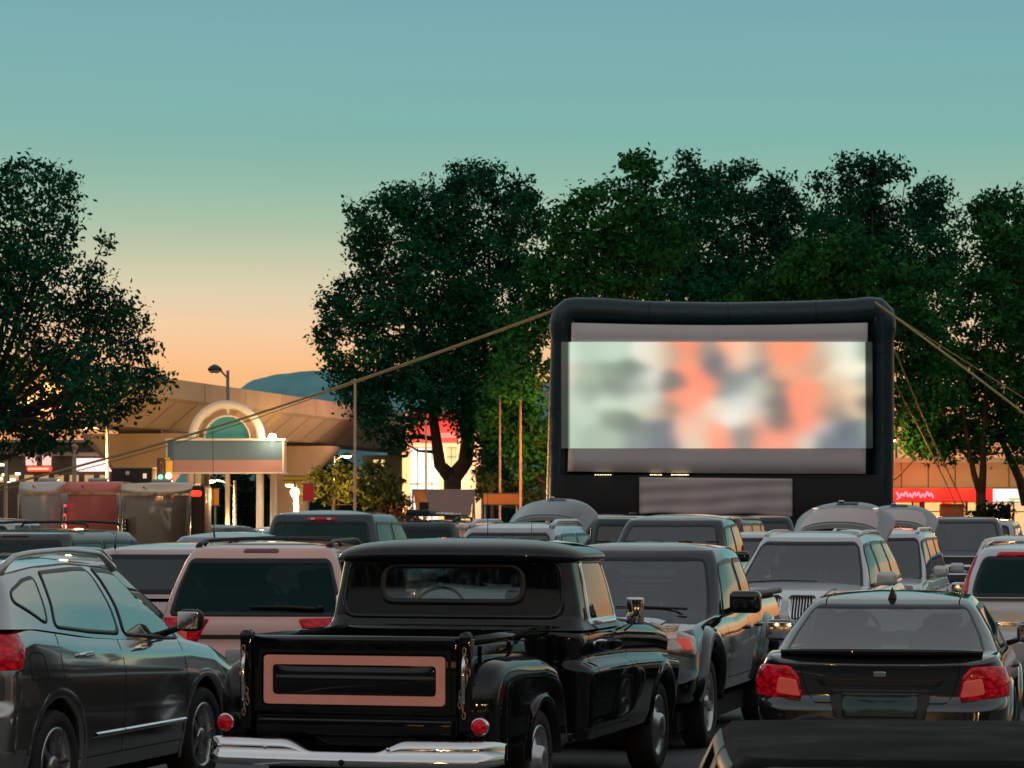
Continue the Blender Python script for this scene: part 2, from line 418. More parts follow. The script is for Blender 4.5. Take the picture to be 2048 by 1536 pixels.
# ------------------------------------------------------------------ vehicles
def make_wheel(parent, x, y, r, wid=.2, style='five', cell=1):
    n = 40 if cell < .06 else 20
    M = Matrix.Rotation(R(90) if x > 0 else R(-90), 4, 'Y'); M.translation = (x, y, r)
    k = r*.66
    tp = [(k, -.09), (k+.02, -.095), (r*.9, -.1), (r*.97, -.085), (r, -.06), (r, .06), (r*.97, .085), (r*.93, .098), (r*.8, .1), (k+.02, .09), (k, .07)]
    tp = [(a, b*wid/.2) for a, b in tp]
    t = MB().lathe(tp, n, M, close=False)
    for h in (-.03, 0, .03): pass
    t = t.build('wheel', TYRE, parent)
    rb = MB(); o = .07*wid/.2
    if style == 'steel':
        rb.lathe([(k, -.07), (k+.012, o+.02), (k-.01, o+.025), (k-.03, o-.005), (k*.75, o-.03), (k*.72, o-.01), (k*.45, o+.0), (k*.42, o+.045), (k*.3, o+.06), (0.001, o+.065)], n, M)
    else:
        rb.lathe([(k, -.07), (k+.01, o+.018), (k-.012, o+.02), (k-.025, o-.01), (k-.035, -.06)], n, M, close=False)
        rb.lathe([(k*.24, o-.06), (k*.24, o-.002), (k*.18, o+.012), (.001, o+.012)], 16, M)
        ns = {'five': 5, 'six': 6, 'seven': 7, 'ten': 10}[style]
        for i in range(ns):
            a = 2*math.pi*i/ns+.3
            w0, w1 = (.30, .34) if ns < 8 else (.16, .14)
            def q(rad, da, h): return M @ Vector((rad*math.cos(a+da), rad*math.sin(a+da), h))
            v = [q(k*.2, -w0*1.3, o-.005), q(k*.2, w0*1.3, o-.005), q(k*.62, -w0*.36, o-.002), q(k*.62, w0*.36, o-.002), q(k*.96, -w1*.55, o+.004), q(k*.96, w1*.55, o+.004)]
            v2 = [q(k*.2, -w0*1.3, o-.04), q(k*.2, w0*1.3, o-.04), q(k*.62, -w0*.42, o-.045), q(k*.62, w0*.42, o-.045), q(k*.96, -w1*.6, o-.05), q(k*.96, w1*.6, o-.05)]
            rb.add(v+v2, [(0,1,3,2),(2,3,5,4),(0,2,8,6),(2,4,10,8),(1,7,9,3),(3,9,11,5)], True)
    rim = rb.build('rim', ALU, t)
    d = MB().lathe([(k-.02, -.05), (k*.55, -.04), (.001, -.04)], 18, M, close=False).build('brake_disc', WELL, t)
    return t

def vehicle(name, label, cat, S, loc, rz, group=None):
    """S: dict of measures in metres; the vehicle faces +y in its own space, its origin is on the ground under its middle"""
    g = S.get
    root = empty(name, (loc[0], loc[1], 0), rz); tag(root, label, cat, group)
    L, W, cell = S['L'], S['W']/2, g('cell', .06); pm = S['paint']
    y0, y1 = -L/2, L/2
    sill = sfun(g('sill', [(y0, .36), (y0+.7, .26), (y1-.8, .26), (y1, .30)]))
    top = sfun(S['top'], .05)
    bw = Wrap(y0, y1, W, sill, top, sfun(g('pw', [(0,.94),(.15,.975),(.45,1.),(.72,.992),(.88,.965),(1,.915)]), .1),
              sfun(g('pf', [(0,-.10),(.12,-.02),(.42,0),(.55,-.05),(.8,-.09),(1,-.2)]), .08), sfun(g('pr', [(0,.08),(.15,.01),(.45,0),(.5,.06),(.85,.08),(1,.12)]), .06),
              g('nf', 4.2), g('nr', 6))
    rb_, rt_, ft_, fb_ = S['cab']
    cb = sfun([(a, b-.035) for a, b in S['belt']], .03); ct = sfun(S['roof'], .12)
    Wb, Wt = S['Wb']/2, S['Wt']/2
    inset = g('inset', .035)
    pwc = sfun([(0, 1.), (.45, 1-.36*(1-Wt/Wb)), (.82, 1-.8*(1-Wt/Wb)), (.93, Wt/Wb), (1, Wt/Wb-inset/Wb)], .05)
    dr, df = rt_-rb_, ft_-fb_
    cw = Wrap(rb_, fb_, Wb, cb, ct, pwc, sfun([(0,0),(.5,df*.52),(.92,df*.97),(1,df-.06)], .06), sfun([(0,0),(.5,dr*g('rbow',.42)),(.93,dr*.93),(1,dr+.05)], .06), g('cnf', 7), g('cnr', 5))
    def yf(t): return float(cw.ends(np.float64(t))[1])
    def yr(t): return float(cw.ends(np.float64(t))[0])
    t0, t1 = g('wt', (.09, .84))
    # ---- window outlines on the cabin wall
    sides = []
    pil = S['pillars']                                   # y of the pillars between the side windows, front to back
    fr = g('apil', .17); rr = g('cpil', .2); pw2 = g('bpw', .045)
    xs = [None]+list(pil)+[None]
    if 'sidewin' in S: sides = [[('R', y, t) for y, t in w] for w in S['sidewin']]
    else:
        for i in range(len(xs)-1):
            a_b = yf(t0)-fr*1.5 if i == 0 else xs[i]-pw2; a_t = yf(t1)-fr*.55 if i == 0 else xs[i]-pw2
            b_b = yr(t0)+rr if i == len(xs)-2 else xs[i+1]+pw2; b_t = yr(t1)+rr*.8 if i == len(xs)-2 else xs[i+1]+pw2
            if a_b-b_b < .12: continue
            sides.append([('R', b_b, t0), ('R', a_b, t0), ('R', min(a_t, a_b), t1), ('R', min(b_t, a_t-.08), t1)])
    fx0, fx1 = S.get('fwin', (Wb*.86, Wt*.88)); rx0, rx1 = S.get('rwin', (Wb*.84, Wt*.84))
    ft0, ft1 = g('fwt', (.07, .9)); rt0, rt1 = g('rwt', (.14, .86))
    front = [('F', fx0, ft0), ('F', fx1, ft1), ('F', -fx1, ft1), ('F', -fx0, ft0)]
    rear = [('B', -rx0, rt0), ('B', rx0, rt0), ('B', rx1, rt1), ('B', -rx1, rt1)]
    rad = g('wrad', .075)
    wins = []
    for kind, v, fl, mt in [('windscreen', front, False, g('gf', G_CLEAR)), ('rear_window', rear, False, g('gr', G_DARK))]:
        P = roundpoly(cw.poly(v), g('rr', rad) if kind[0] == 'r' else rad, 5, True, .06 if cell < .06 else .12); wins.append((kind, P, mt))
    for sw in sides:
        for fl in (False, True):
            P = roundpoly(cw.poly(sw, flip=fl), g('swr', rad*.8), 5, True, .06 if cell < .06 else .12); wins.append(('side_window', P, g('gs', G_MID)))
    see = g('see', True)
    skip = g('nowin', ())
    wins = [w for w in wins if w[0] not in skip]
    cw.shell(g('cabname', 'cabin'), g('cabpaint', pm), root, [w[1] for w in wins] if see else [], cell, True, g('crown', .05), g('cpow', 2.6))
    st = g('seal', .022 if cell < .06 else .03)
    for kind, P, mt in wins:
        w = cw.patch(P, .004, kind, mt, root)
        cw.band(P, [(st, .001), (st*.8, .006), (-st*.5, .008), (-st, .0045)], 'window_trim', RUB if not (kind == 'side_window' and g('chrometrim')) else CHR, w)
    # ---- body shell with wheel openings
    holes = []; arcs = []
    wr = S['wr']; ra = wr+g('gap', .07)
    for yw in S['wheels']:
        zc = wr+g('archup', .02)
        s0 = float(sill(yw)); al = math.asin(max(-1, min(1, (s0-.02-zc)/ra)))
        an = np.linspace(math.pi-al, al, 26) if False else np.linspace(al, math.pi-al, 26)
        v = [('R', yw+ra*math.cos(q), zc+ra*math.sin(q)) for q in an]
        for fl in (False, True):
            Pq = np.array(bw.poly(v, True, fl)); 
            lo = np.array([[Pq[-1][0], -.1], [Pq[0][0], -.1]])
            holes.append(np.vstack([Pq, lo])); arcs.append((Pq, fl))
    bw.shell('body', pm, root, holes, cell, True, g('bcrown', .035), g('bcpow', 2.5))
    fl_w, fl_h = g('flare', (.035, .007))
    for Pq, fl in arcs:
        lip = MB()
        sg = -1 if fl else 1
        bw.band(Pq, [(sg*fl_w, .001), (sg*fl_w*.6, fl_h), (sg*.0, fl_h*1.1), (-sg*.012, fl_h*.4), (-sg*.014, -.05)], 'arch', pm, root, False, lip)
        lip.build('wheel_arch', g('archmat', pm), root)
    ln = MB()
    for yw in S['wheels']:
        for sx in (-1, 1):
            G_ = [[(sx*xx, yw+(ra-.004)*math.cos(q), wr+g('archup', .02)+(ra-.004)*math.sin(q)) for q in np.linspace(-.15, math.pi+.15, 20)] for xx in (W*.95, W-.45)]
            ln.grid(G_)
            c = [(sx*(W-.45), yw+(ra)*math.cos(q), wr+ra*math.sin(q)) for q in np.linspace(-.3, math.pi+.3, 20)]
            ln.add(c, [tuple(range(20))])
    ln.box(-W*.8, W*.8, y0+.25, y1-.25, .17, .34)
    ln.build('underbody', WELL, root)
    for yw in S['wheels']:
        for sx in (-1, 1): make_wheel(root, sx*(W-.125), yw, wr, g('tw', .21), g('rim', 'five'), cell)
    # ---- cabin inside: shelf at belt height, seats, head rests, steering wheel
    top0 = cw.pt(np.arange(40)/40*cw.P, np.full(40, .06*cw.H)); zc = float(cb(0))+.05
    cy = (rb_+fb_)/2
    MB().add([(p[0]*.95, cy+(p[1]-cy)*.95, max(p[2], zc)) for p in top0], [tuple(range(40))]).build('interior', SEAT, root)
    zs = zc; hh = float(ct(0))-zs
    seats = g('seats', [(.38, ft_-.45), (-.38, ft_-.45), (.4, rb_+(.95 if dr < .6 else .75)), (-.4, rb_+(.95 if dr < .6 else .75))])
    if see:
        for sx, sy in seats:
            st_ = MB().rbox((sx, sy, zs+hh*.14), (.46, .13, hh*.5), .06).build('seat', SEAT, root)
            MB().rbox((sx, sy-.02, zs+hh*.52), (.26, .1, hh*.26), .05).tube([(sx-.06, sy, zs+hh*.3), (sx-.06, sy, zs+hh*.45)], .008, 5).tube([(sx+.06, sy, zs+hh*.3), (sx+.06, sy, zs+hh*.45)], .008, 5).build('headrest', SEAT, st_)
        Ms = Matrix.Rotation(R(-62), 4, 'X')
        pts = [Ms @ Vector((.18*math.cos(a), .18*math.sin(a), 0))+Vector((-.37, fb_-.75 if df < -.5 else fb_-.5, zs+.1)) for a in np.linspace(0, 2*math.pi, 22)[:-1]]
        MB().tube(pts, .015, 6, True).build('steering_wheel', SEAT, root)
        m = MB().rbox((0, ft_+.05, float(ct(ft_))-.1), (.2, .03, .06), .02).build('rear_view_mirror', BLK, root)
    # ---- door gaps, handles
    if cell < .12:
        gp = MB()
        doors = g('doors', [yf(0)-.1]+[p for p in pil][:2]+([yr(0)+.55] if len(pil) > 1 else [yr(0)+.3]))
        for yd in doors:
            zt_ = float(cb(yd))+.03
            for fl in (False, True):
                P = roundpoly(bw.poly([('R', yd, float(sill(yd))+.1), ('R', yd+.015, .6), ('R', yd, min(zt_, float(top(yd))-.004))], True, fl), .05, 4, False, .08)
                bw.band(P, [(.004, .0015), (-.004, .0015)], 'g', GAP, None, False, gp)
        if len(doors) > 1:
            for fl in (False, True):
                P = np.array(bw.poly([('R', y, float(sill(y))+.1) for y in np.linspace(min(doors), max(doors), 16)], True, fl))
                bw.band(P, [(.003, .0015), (-.003, .0015)], 'g', GAP, None, False, gp)
        hz = g('hoodline')
        if hz is not None: pass
        gp.build('door_seam', GAP, root)
        for yd in g('handles', [p-.0+.12 for p in pil[:1]]+([yr(0)+.62] if len(pil) > 1 else [])):
            for fl in (False, True):
                zh = g('handz', float(top(yd))-.13)
                P = roundpoly(bw.poly([('R', yd-.1, zh-.016), ('R', yd+.1, zh-.016), ('R', yd+.1, zh+.016), ('R', yd-.1, zh+.016)], True, fl), .014)
                bw.patch(P, .035, 'door_handle', g('handmat', pm), root, rows=(1, .9, .6), edge=.002)
    # ---- mirrors
    if g('mirrors', True):
        zb_ = float(cb(fb_-.6))
        for sx in (-1, 1):
            ym = g('mirror_y', yf(.1)-.42); xm = W+.10; mz = zb_+.16; msz = g('msz', (.24, .12, .17))
            m = MB().rbox((sx*xm, ym, mz), msz, .055).tube([(sx*(Wb-.03), ym+.01, zb_+.07), (sx*xm*.97, ym, mz-.03)], .025, 6).build('mirror', g('mirrormat', pm), root)
            MB().rbox((sx*xm, ym-msz[1]/2-.004, mz), (msz[0]*.82, .012, msz[2]*.78), .006).build('mirror_glass', CHR, m)
    # ---- lamps; vertices as (side, position, height) on the body or cabin wall
    for (kind, verts, mt, extra) in g('lamps', []):
        wrp = cw if extra.get('on') == 'cab' else bw
        for fl in ((False, True) if not extra.get('one') else (False,)):
            P = roundpoly(wrp.poly(verts, not extra.get('t'), fl), extra.get('r', .03), 4, True, .05)
            o = wrp.patch(P, extra.get('d', .012), kind, mt, root, edge=-.004, bulge=extra.get('b', .008))
            for (vv, m2, nm) in extra.get('sub', []):
                P2 = roundpoly(wrp.poly(vv, not extra.get('t'), fl), .02, 4, True, .05)
                wrp.patch(P2, extra.get('d', .012)+extra.get('b', .008)+.003, nm, m2, o, edge=extra.get('d', .012)*.5)
    # ---- roof rails and bars
    rl = g('rails')
    if rl:
        ya, yb, hgt, rad_ = rl[:4]; mt = rl[4] if len(rl) > 4 else CHR
        for sx in (-1, 1):
            xr = Wt*.9
            pts = [(sx*(xr-.0*math.sin(k)), ya+(yb-ya)*k, float(ct(ya+(yb-ya)*k))+.01+hgt*min(1, (math.sin(math.pi*k)*2.6)**.75 if 0 < k < 1 else 0)) for k in np.linspace(0, 1, 17)]
            MB().tube(pts, [rad_*(1.5 if i in (0, 16) else 1.1 if i in (1, 15) else 1) for i in range(17)], 8).build('roof_rail', mt, root)
    for yb_ in g('bars', []):
        z = float(ct(yb_))+g('barh', .09)
        MB().tube([(-Wt*.96, yb_, z-.05), (-Wt*.9, yb_, z), (-Wt*.4, yb_, z+.02), (Wt*.4, yb_, z+.02), (Wt*.9, yb_, z), (Wt*.96, yb_, z-.05)], .017, 6).build('roof_bar', BLK, root)
    if g('antenna'):
        ax, ay, ah, lean = S['antenna']; z = float(ct(ay))+.04
        MB().tube([(ax, ay, z-.03), (ax, ay-.02, z+.03)], .014, 6).tube([(ax, ay-.02, z+.02), (ax, ay-lean, z+ah)], [.005, .003], 5).build('antenna', BLK, root)
    if g('fin'):
        fx, fy = S['fin']; z = float(ct(fy))+.035
        MB().add([(fx-.03, fy+.09, z-.02), (fx+.03, fy+.09, z-.02), (fx+.032, fy-.06, z-.03), (fx-.032, fy-.06, z-.03), (fx, fy-.055, z+.06), (fx, fy+.02, z+.025)],
                 [(0,1,5), (1,2,4,5), (3,0,5,4), (2,3,4)], True).build('antenna', BLK, root)
    # ---- radiator grille, bumper insert, licence plate
    for gr in g('grilles', []):
        P = roundpoly(bw.poly(gr['v'], True), gr.get('r', .03), 5, True, .05)
        o = bw.patch(P, .006, gr.get('name', 'grille'), gr.get('mat', BLK), root, edge=-.003)
        if gr.get('ring'): bw.band(P, [(.018, .002), (.008, .022), (-.008, .022), (-.016, .004)], 'grille_surround', gr.get('rm', CHR), o)
        sl = MB()
        xs_ = [v[1] for v in gr['v']]; zs_ = [v[2] for v in gr['v']]; sd = gr['v'][0][0]
        if gr.get('vert'):
            for x in np.linspace(min(xs_), max(xs_), gr['vert']+2)[1:-1]:
                Q = np.array(bw.poly([(sd, x, z) for z in np.linspace(min(zs_)+.02, max(zs_)-.02, 5)], True)); bw.band(Q, [(.006, .006), (.005, .022), (-.005, .022), (-.006, .006)], 'g', CHR, None, False, sl)
        if gr.get('horz'):
            for z in np.linspace(min(zs_), max(zs_), gr['horz']+2)[1:-1]:
                Q = np.array(bw.poly([(sd, x, z) for x in np.linspace(min(xs_)+.03, max(xs_)-.03, 15)], True)); hw = gr.get('hw', .01); bw.band(Q, [(hw, .007), (hw*.8, .02), (-hw*.8, .02), (-hw, .007)], 'g', CHR, None, False, sl)
        if sl.n: sl.build('grille_bars', gr.get('bm', CHR), o)
    return root, bw, cw

def hatch(root, y, z, w0, w1, length, rise, mat, gmat, fold=-.28, recess=True, lamps=False, ang=0):
    """raised tailgate hinged at the back edge of the roof: panel > window, handle recess, lamp. y runs backwards from the hinge"""
    def prof(k):     # k 0..1 along the gate, from hinge out
        ye = y-length*(k*.98); ze = z+rise*(k*1.15-.15*k*k)+fold*max(0, k-.72)**1.4
        return ye, ze
    def sec(k, x0):
        w = w0+(w1-w0)*min(1, k*1.25); w *= (1-.22*max(0, k-.8)**1.2*5)
        ye, ze = prof(k); cr = .13*(1-abs(x0)**2.4)-.1*abs(x0)**6
        return (x0*w, ye-.10*k*(1-x0*x0), ze+cr)
    G1 = [[sec(k, x) for x in np.linspace(-1, 1, 25)] for k in np.linspace(0, 1, 19)]
    G2 = [[(a, b+.02, c-.06-.02*(1-abs(i/9-1))) for (a, b, c) in r] for i, r in enumerate(G1)]
    mb = MB().grid(G1).grid(G2)
    def bord(G): return [G[0][j] for j in range(25)]+[G[i][24] for i in range(1, 19)]+[G[18][j] for j in range(23, -1, -1)]+[G[i][0] for i in range(17, 0, -1)]
    a, b = bord(G1), bord(G2); n = len(a)
    mb.add(a+b, [(i, (i+1) % n, n+(i+1) % n, n+i) for i in range(n)])
    t = mb.build('tailgate', mat, root)
    k0, k1 = .06, .56
    def win(k, x):
        s = (x*.8*(1-.22*((k-k0)/(k1-k0))**3)); p = sec(k, s); return (p[0], p[1], p[2]+.008)
    MB().grid([[win(k, x) for x in np.linspace(-1, 1, 21)] for k in np.linspace(k0, k1, 9)]).build('rear_window', gmat, t)
    if recess:
        MB().grid([[(lambda p: (p[0], p[1], p[2]+.014))(sec(k, x)) for x in np.linspace(-.22-.03*(k-.7), .22, 9)] for k in np.linspace(.74, .86, 4)]).build('handle_recess', BLK, t)
        p = sec(.8, .12); MB().rbox((p[0], p[1], p[2]+.03), (.07, .06, .03), .012).build('badge', CHR, t)
    if lamps:
        for sx in (-1, 1):
            p = sec(.66, .62*sx); MB().lathe([(.045, 0), (.03, .012), (.001, .015)], 12, Matrix.Translation((p[0], p[1], p[2]+.008))).build('hatch_lamp', pmat('hatch lamp', (.8,.75,.7), .3, emit=(1,.85,.7), es=.9), t)
    for sx in (-1, 1):
        p = sec(.42, .93*sx)
        MB().tube([(sx*w0*.96, y+.02, z-.55), (p[0], p[1], p[2]-.05)], .012, 6).build('gas_strut', BLK, root)
    return t

def suv(paint_, L=4.6, W=1.86, H=1.7, **k):
    h = L/2
    S = dict(L=L, W=W, paint=paint_, top=[(-h,.98),(-h+.5,1.0),(.5,.98),(h-1.25,1.0),(h-.6,.94),(h,.76)],
             belt=[(-h,1.06),(-h+.3,1.06),(.8,.98),(h,.98)], roof=[(-h,H-.10),(-h+.5,H-.045),(0,H-.04),(.4,H-.05),(h-1,H-.14)],
             cab=(-h+.12,-h+.48,h-1.95,h-1.05), Wb=W*.93, Wt=W*.70, pillars=[.02,-.95], wheels=(h-.92,-h+.95), wr=.35)
    S.update(k); return S
def sedan(paint_, L=4.6, W=1.8, H=1.46, **k):
    h = L/2
    S = dict(L=L, W=W, paint=paint_, top=[(-h,.93),(-h+.25,1.0),(-h+1,1.0),(1.,.93),(h-.9,.86),(h,.66)],
             belt=[(-h,.99),(-h+1,.99),(1.2,.91),(h,.91)], roof=[(-h,H-.16),(-.9,H-.07),(-.2,H-.04),(.3,H-.06),(h-1,H-.16)],
             cab=(-h+.62,-.75,.35,1.28), Wb=W*.92, Wt=W*.66, pillars=[-.1], wheels=(h-.9,-h+.98), wr=.32, cpil=.32, rbow=.5)
    S.update(k); return S
def pickup(paint_, L=5.7, W=1.96, H=1.92, **k):
    h = L/2
    S = dict(L=L, W=W, paint=paint_, top=[(-h,1.28),(-.6,1.28),(.4,1.2),(1.1,1.2),(h-.4,1.13),(h,1.0)],
             belt=[(-h,1.24),(.4,1.2),(h,1.18)], roof=[(-h,H-.05),(-.4,H-.045),(.4,H-.05),(h-1,H-.12)],
             cab=(-.98,-.8,.62,1.3), Wb=W*.91, Wt=W*.74, pillars=[-.02], wheels=(h-.98,-h+1.1), wr=.39, archup=.03, cpil=.17, cnr=7, cnf=9,
             sill=[(-h,.5),(-h+.8,.42),(h-.9,.42),(h,.42)], rwt=(.2,.82))
    S.update(k); return S
# ------------------------------------------------------------------ the parked rows
P_GUN = paint('gunmetal', (.44,.445,.43), .88, .03, (.07,.13))
P_SILV = paint('silver', (.45,.46,.47), .5)
P_LSIL = paint('light silver', (.62,.63,.64), .45)
P_PKLIT = paint('pink-lit white', (.86,.52,.47), .0)  # white wagon's paint with the pink light on it put in
P_PSIL = paint('pink-lit silver', (.62,.46,.45), .3)  # silver paint with the red lamp glow on it put in
P_BLK = paint('black', (.004,.005,.005), .0, .025)
P_CHAR = paint('charcoal metallic', (.032,.037,.038), .85, .03, (.06,.12))
P_WRX = paint('black metallic', (.075,.085,.085), .85, .03, (.05,.10))
P_BLKT = paint('charcoal black', (.014,.017,.018), .0, .04)
P_DGRN = paint('dark teal', (.01,.035,.036), .3)
P_DGRY = paint('dark grey', (.05,.055,.058), .5)
P_WHT = paint('white', (.62,.62,.62), .0)
P_MAR = paint('maroon', (.16,.02,.025), .3)
P_BLUE = paint('blue grey', (.16,.21,.25), .5)
G_OPQ = pmat('privacy glass', (.008,.02,.018), .06, 0, 1)
G_TG = pmat('shaded silver tailgate', (.15,.15,.155), .35, .3, .5)  # silver paint darkened for the raised tailgates, shade put into the colour
G_PKREFL = pmat('pink reflection tailgate glass', (.42,.27,.26), .25, 0, .6)  # pink reflection on the raised glass put into its base colour
def yaw(d): return R(-d)
def at(pxx, D): return (px(pxx, D), D)

# grey crossover, near left, rear three-quarter view
S = suv(P_GUN, 4.66, 1.80, 1.72, cell=.03, wheels=(1.24,-1.45), wr=.355, pillars=[.02],
        top=[(-2.33,1.18),(-1.8,1.27),(-1.,1.19),(.3,1.11),(.9,1.08),(1.5,1.0),(2.33,.74)], belt=[(-2.3,1.30),(-1.7,1.28),(-.8,1.19),(.6,1.10),(2.3,1.05)],
        roof=[(-2.3,1.52),(-1.8,1.60),(-1.3,1.645),(-.7,1.66),(-.1,1.63),(.5,1.54),(1.1,1.40)], cab=(-2.27,-1.95,.05,1.22), Wt=1.30,
        sidewin=[[(-1.88,.52),(-1.50,.10),(-1.42,.86),(-1.60,.84),(-1.84,.70)], [(-1.39,.08),(-.32,.08),(-.50,.92),(-1.30,.90)], [(-.22,.07),(.80,.07),(.74,.2),(.10,.90),(-.38,.92)]],
        swr=.07, gs=glass('sky side glass', (.55,.6,.54), .02, 1.0, .42, (1,1,.9)), rails=(-1.75,.15,.075,.021,P_SILV), handles=[-1.0,.0], handz=1.05, handmat=CHR,
        doors=[.80,-.36,-1.40], mirrormat=BLK, msz=(.19,.12,.16), mirror_y=.62, rim='five', flare=(.05,.004), gap=.075, seal=.013,
        lamps=[('taillight', [('B',.60,1.22),('R',-1.98,1.23),('R',-1.94,1.12),('R',-2.02,1.0),('B',.62,1.0)], REDL, dict(r=.04, b=.015, sub=[([('B',.70,1.10),('R',-2.2,1.10),('R',-2.18,1.05),('B',.72,1.05)], REDD, 'reflector')]))],
        grilles=[])
r, bw, cw = vehicle('crossover', 'grey crossover cut by the left edge, nearest car there, with red tail lamp', 'car', S, root_at(.88,-1.45,121,19.7,yaw(15)), yaw(15))
P = roundpoly(bw.poly([('R',-1.90,1.09),('R',-1.68,1.09),('R',-1.62,.92),('R',-1.88,.92)], True), .05)
bw.band(P, [(.004,.0015),(-.004,.0015)], 'fuel_flap', GAP, r)
for y_a, y_b in ((-.85,-.37),(-.35,.80)):
    bw.band(np.array(bw.poly([('R', y, .50) for y in np.linspace(y_a, y_b, 12)], True)), [(.018,.002),(.012,.018),(-.012,.018),(-.018,.002)], 'side_strip', CHR, r, False)
    bw.band(np.array(bw.poly([('R', y, .50) for y in np.linspace(y_a, y_b, 12)], True, True)), [(-.018,.002),(-.012,.018),(.012,.018),(.018,.002)], 'side_strip', CHR, r, False)

# light silver crossover behind it
S = suv(P_LSIL, 4.6, 1.8, 1.62, cell=.05, wheels=(1.4,-1.3), top=[(-2.3,1.0),(-1.5,1.03),(.5,.96),(1.15,.96),(1.8,.88),(2.3,.68)],
        roof=[(-2.3,1.44),(-1.6,1.54),(-.6,1.575),(.1,1.55),(.7,1.46),(1.3,1.32)], cab=(-2.2,-1.8,.2,1.32), swr=.09,
        sidewin=[[(-1.8,.38),(-1.32,.09),(-1.25,.84),(-1.7,.7)], [(-1.22,.08),(-.13,.08),(-.30,.86),(-1.16,.86)], [(-.05,.08),(.95,.08),(.86,.25),(.18,.86),(-.2,.87)]],
        gs=glass('sky side glass', (.5,.56,.5)), rails=(-1.5,.2,.08,.02,P_SILV), mirrors=False)
vehicle('crossover', 'light silver crossover with curved roof rail behind the nearest grey one', 'car', S, root_at(0.85,1.0,340,29.5,yaw(16.5)), yaw(16.5))

# pink-lit white wagon seen from behind, pink light put into its paint
S = suv(P_PKLIT, 4.7, 1.92, 1.72, cell=.04, Wb=1.84, Wt=1.40, cab=(-2.25,-1.86,.3,1.35), rwin=(.80,.66), rwt=(.10,.84), rr=.05, gr=glass('dark privacy glass', (.06,.09,.085), .02, .45, 0, (.4,1,.9)), nr=8, cnr=7,
        belt=[(-2.4,1.02),(.8,1.0),(2.3,.98)], roof=[(-2.35,1.60),(-1.8,1.665),(0,1.67),(.4,1.65),(1.3,1.56)], pillars=[.0,-.95], mirrors=True,
        rails=(-1.7,.5,.05,.02,BLK), bars=[-1.2,.1], barh=.06,
        pr=[(0,.04),(.2,-.02),(.55,.0),(.62,.05),(.9,.06),(1,.08)],
        lamps=[('taillight', [('B',.42,1.005),('R',-2.12,1.03),('R',-2.14,.76),('B',.52,.79)], REDL, dict(r=.03, b=.012, sub=[([('B',.62,.90),('B',.76,.90),('B',.76,.81),('B',.62,.81)], pmat('rosy lamp lens', (.45,.06,.05), .15, .1, .6, noise=.3, nscale=14, emit=(1,.15,.1), es=.2), 'reversing_lamp')]))],
        grilles=[dict(v=[('B',-.74,.86),('B',.74,.86),('B',.74,.82),('B',-.74,.82)], name='garnish', mat=BLK, r=.01), dict(v=[('B',-.25,.72),('B',.25,.72),('B',.25,.60),('B',-.25,.60)], name='licence_plate', mat=PLATE, r=.01)])
r, bw, cw = vehicle('wagon', 'pink-lit white wagon seen from behind between the grey crossover and the black stepside pickup', 'car', S, root_at(0,-2.35,505,28.0,yaw(5)), yaw(5))
P = roundpoly(cw.poly([('B',-.17,.945),('B',.17,.945),('B',.17,.985),('B',-.17,.985)]), .02); cw.patch(P, .012, 'brake_light', REDD, r, edge=0)
p0 = cw.on(*[np.array([q]) for q in cw.amap('B', .62, .16)], .03)[0]; p1 = cw.on(*[np.array([q]) for q in cw.amap('B', -.05, .19)], .03)[0]
MB().tube([p0, (p0+p1)/2+np.array((0,-.01,.015)), p1], [.02,.014,.008], 6).lathe([(.03,0),(.03,.03),(.001,.035)], 10, Matrix.Translation(Vector(p0))).build('rear_wiper', BLK, r)

# broad pink-lit silver van roof between them, pink glow put into its paint
S = suv(P_PSIL, 4.9, 1.95, 1.74, cell=.06, Wb=1.86, Wt=1.5, gr=G_OPQ, see=False, antenna=(-.55,-1.9,.22,-.1), roof=[(-2.45,1.54),(-1.8,1.58),(0,1.59),(1.3,1.48)], crown=.06, cab=(-2.3,-1.95,.5,1.5), mirrors=False,
        lamps=[('taillight', [('B',.78,1.0),('R',-2.3,1.0),('R',-2.3,.7),('B',.8,.7)], REDL, {})])
vehicle('minivan', 'pink-lit silver minivan with broad plain roof just behind the light silver crossover', 'van', S, root_at(0,-2.4,308,34,yaw(5)), yaw(5))

# grey estate with roof bars at far left
S = suv(P_DGRY, 4.7, 1.85, 1.78, cell=.06, cab=(-2.25,-2.0,.3,1.25), Wb=1.76, Wt=1.5, roof=[(-2.35,1.70),(-1.8,1.735),(0,1.74),(.4,1.71),(1.3,1.6)], gr=G_DARK, bars=[-1.3,-.2], barh=.12, rr=.04,
        lamps=[('brake_light', [('B',-.2,.95),('B',.2,.95),('B',.2,.99),('B',-.2,.99)], REDD, dict(on='cab', t=True, one=True))])
vehicle('estate_car', 'dark grey estate car with two black roof bars in front of the cargo trailers', 'car', S, root_at(0.82,-2.25,133,38,yaw(15)), yaw(15))
S = pickup(P_WHT, 5.4, 1.9, 1.9, cell=.08, mirrors=False)
vehicle('pickup_truck', 'white pickup cab cut by the left edge beside the cargo trailer', 'pickup truck', S, (px(-55,52), 54), yaw(12))

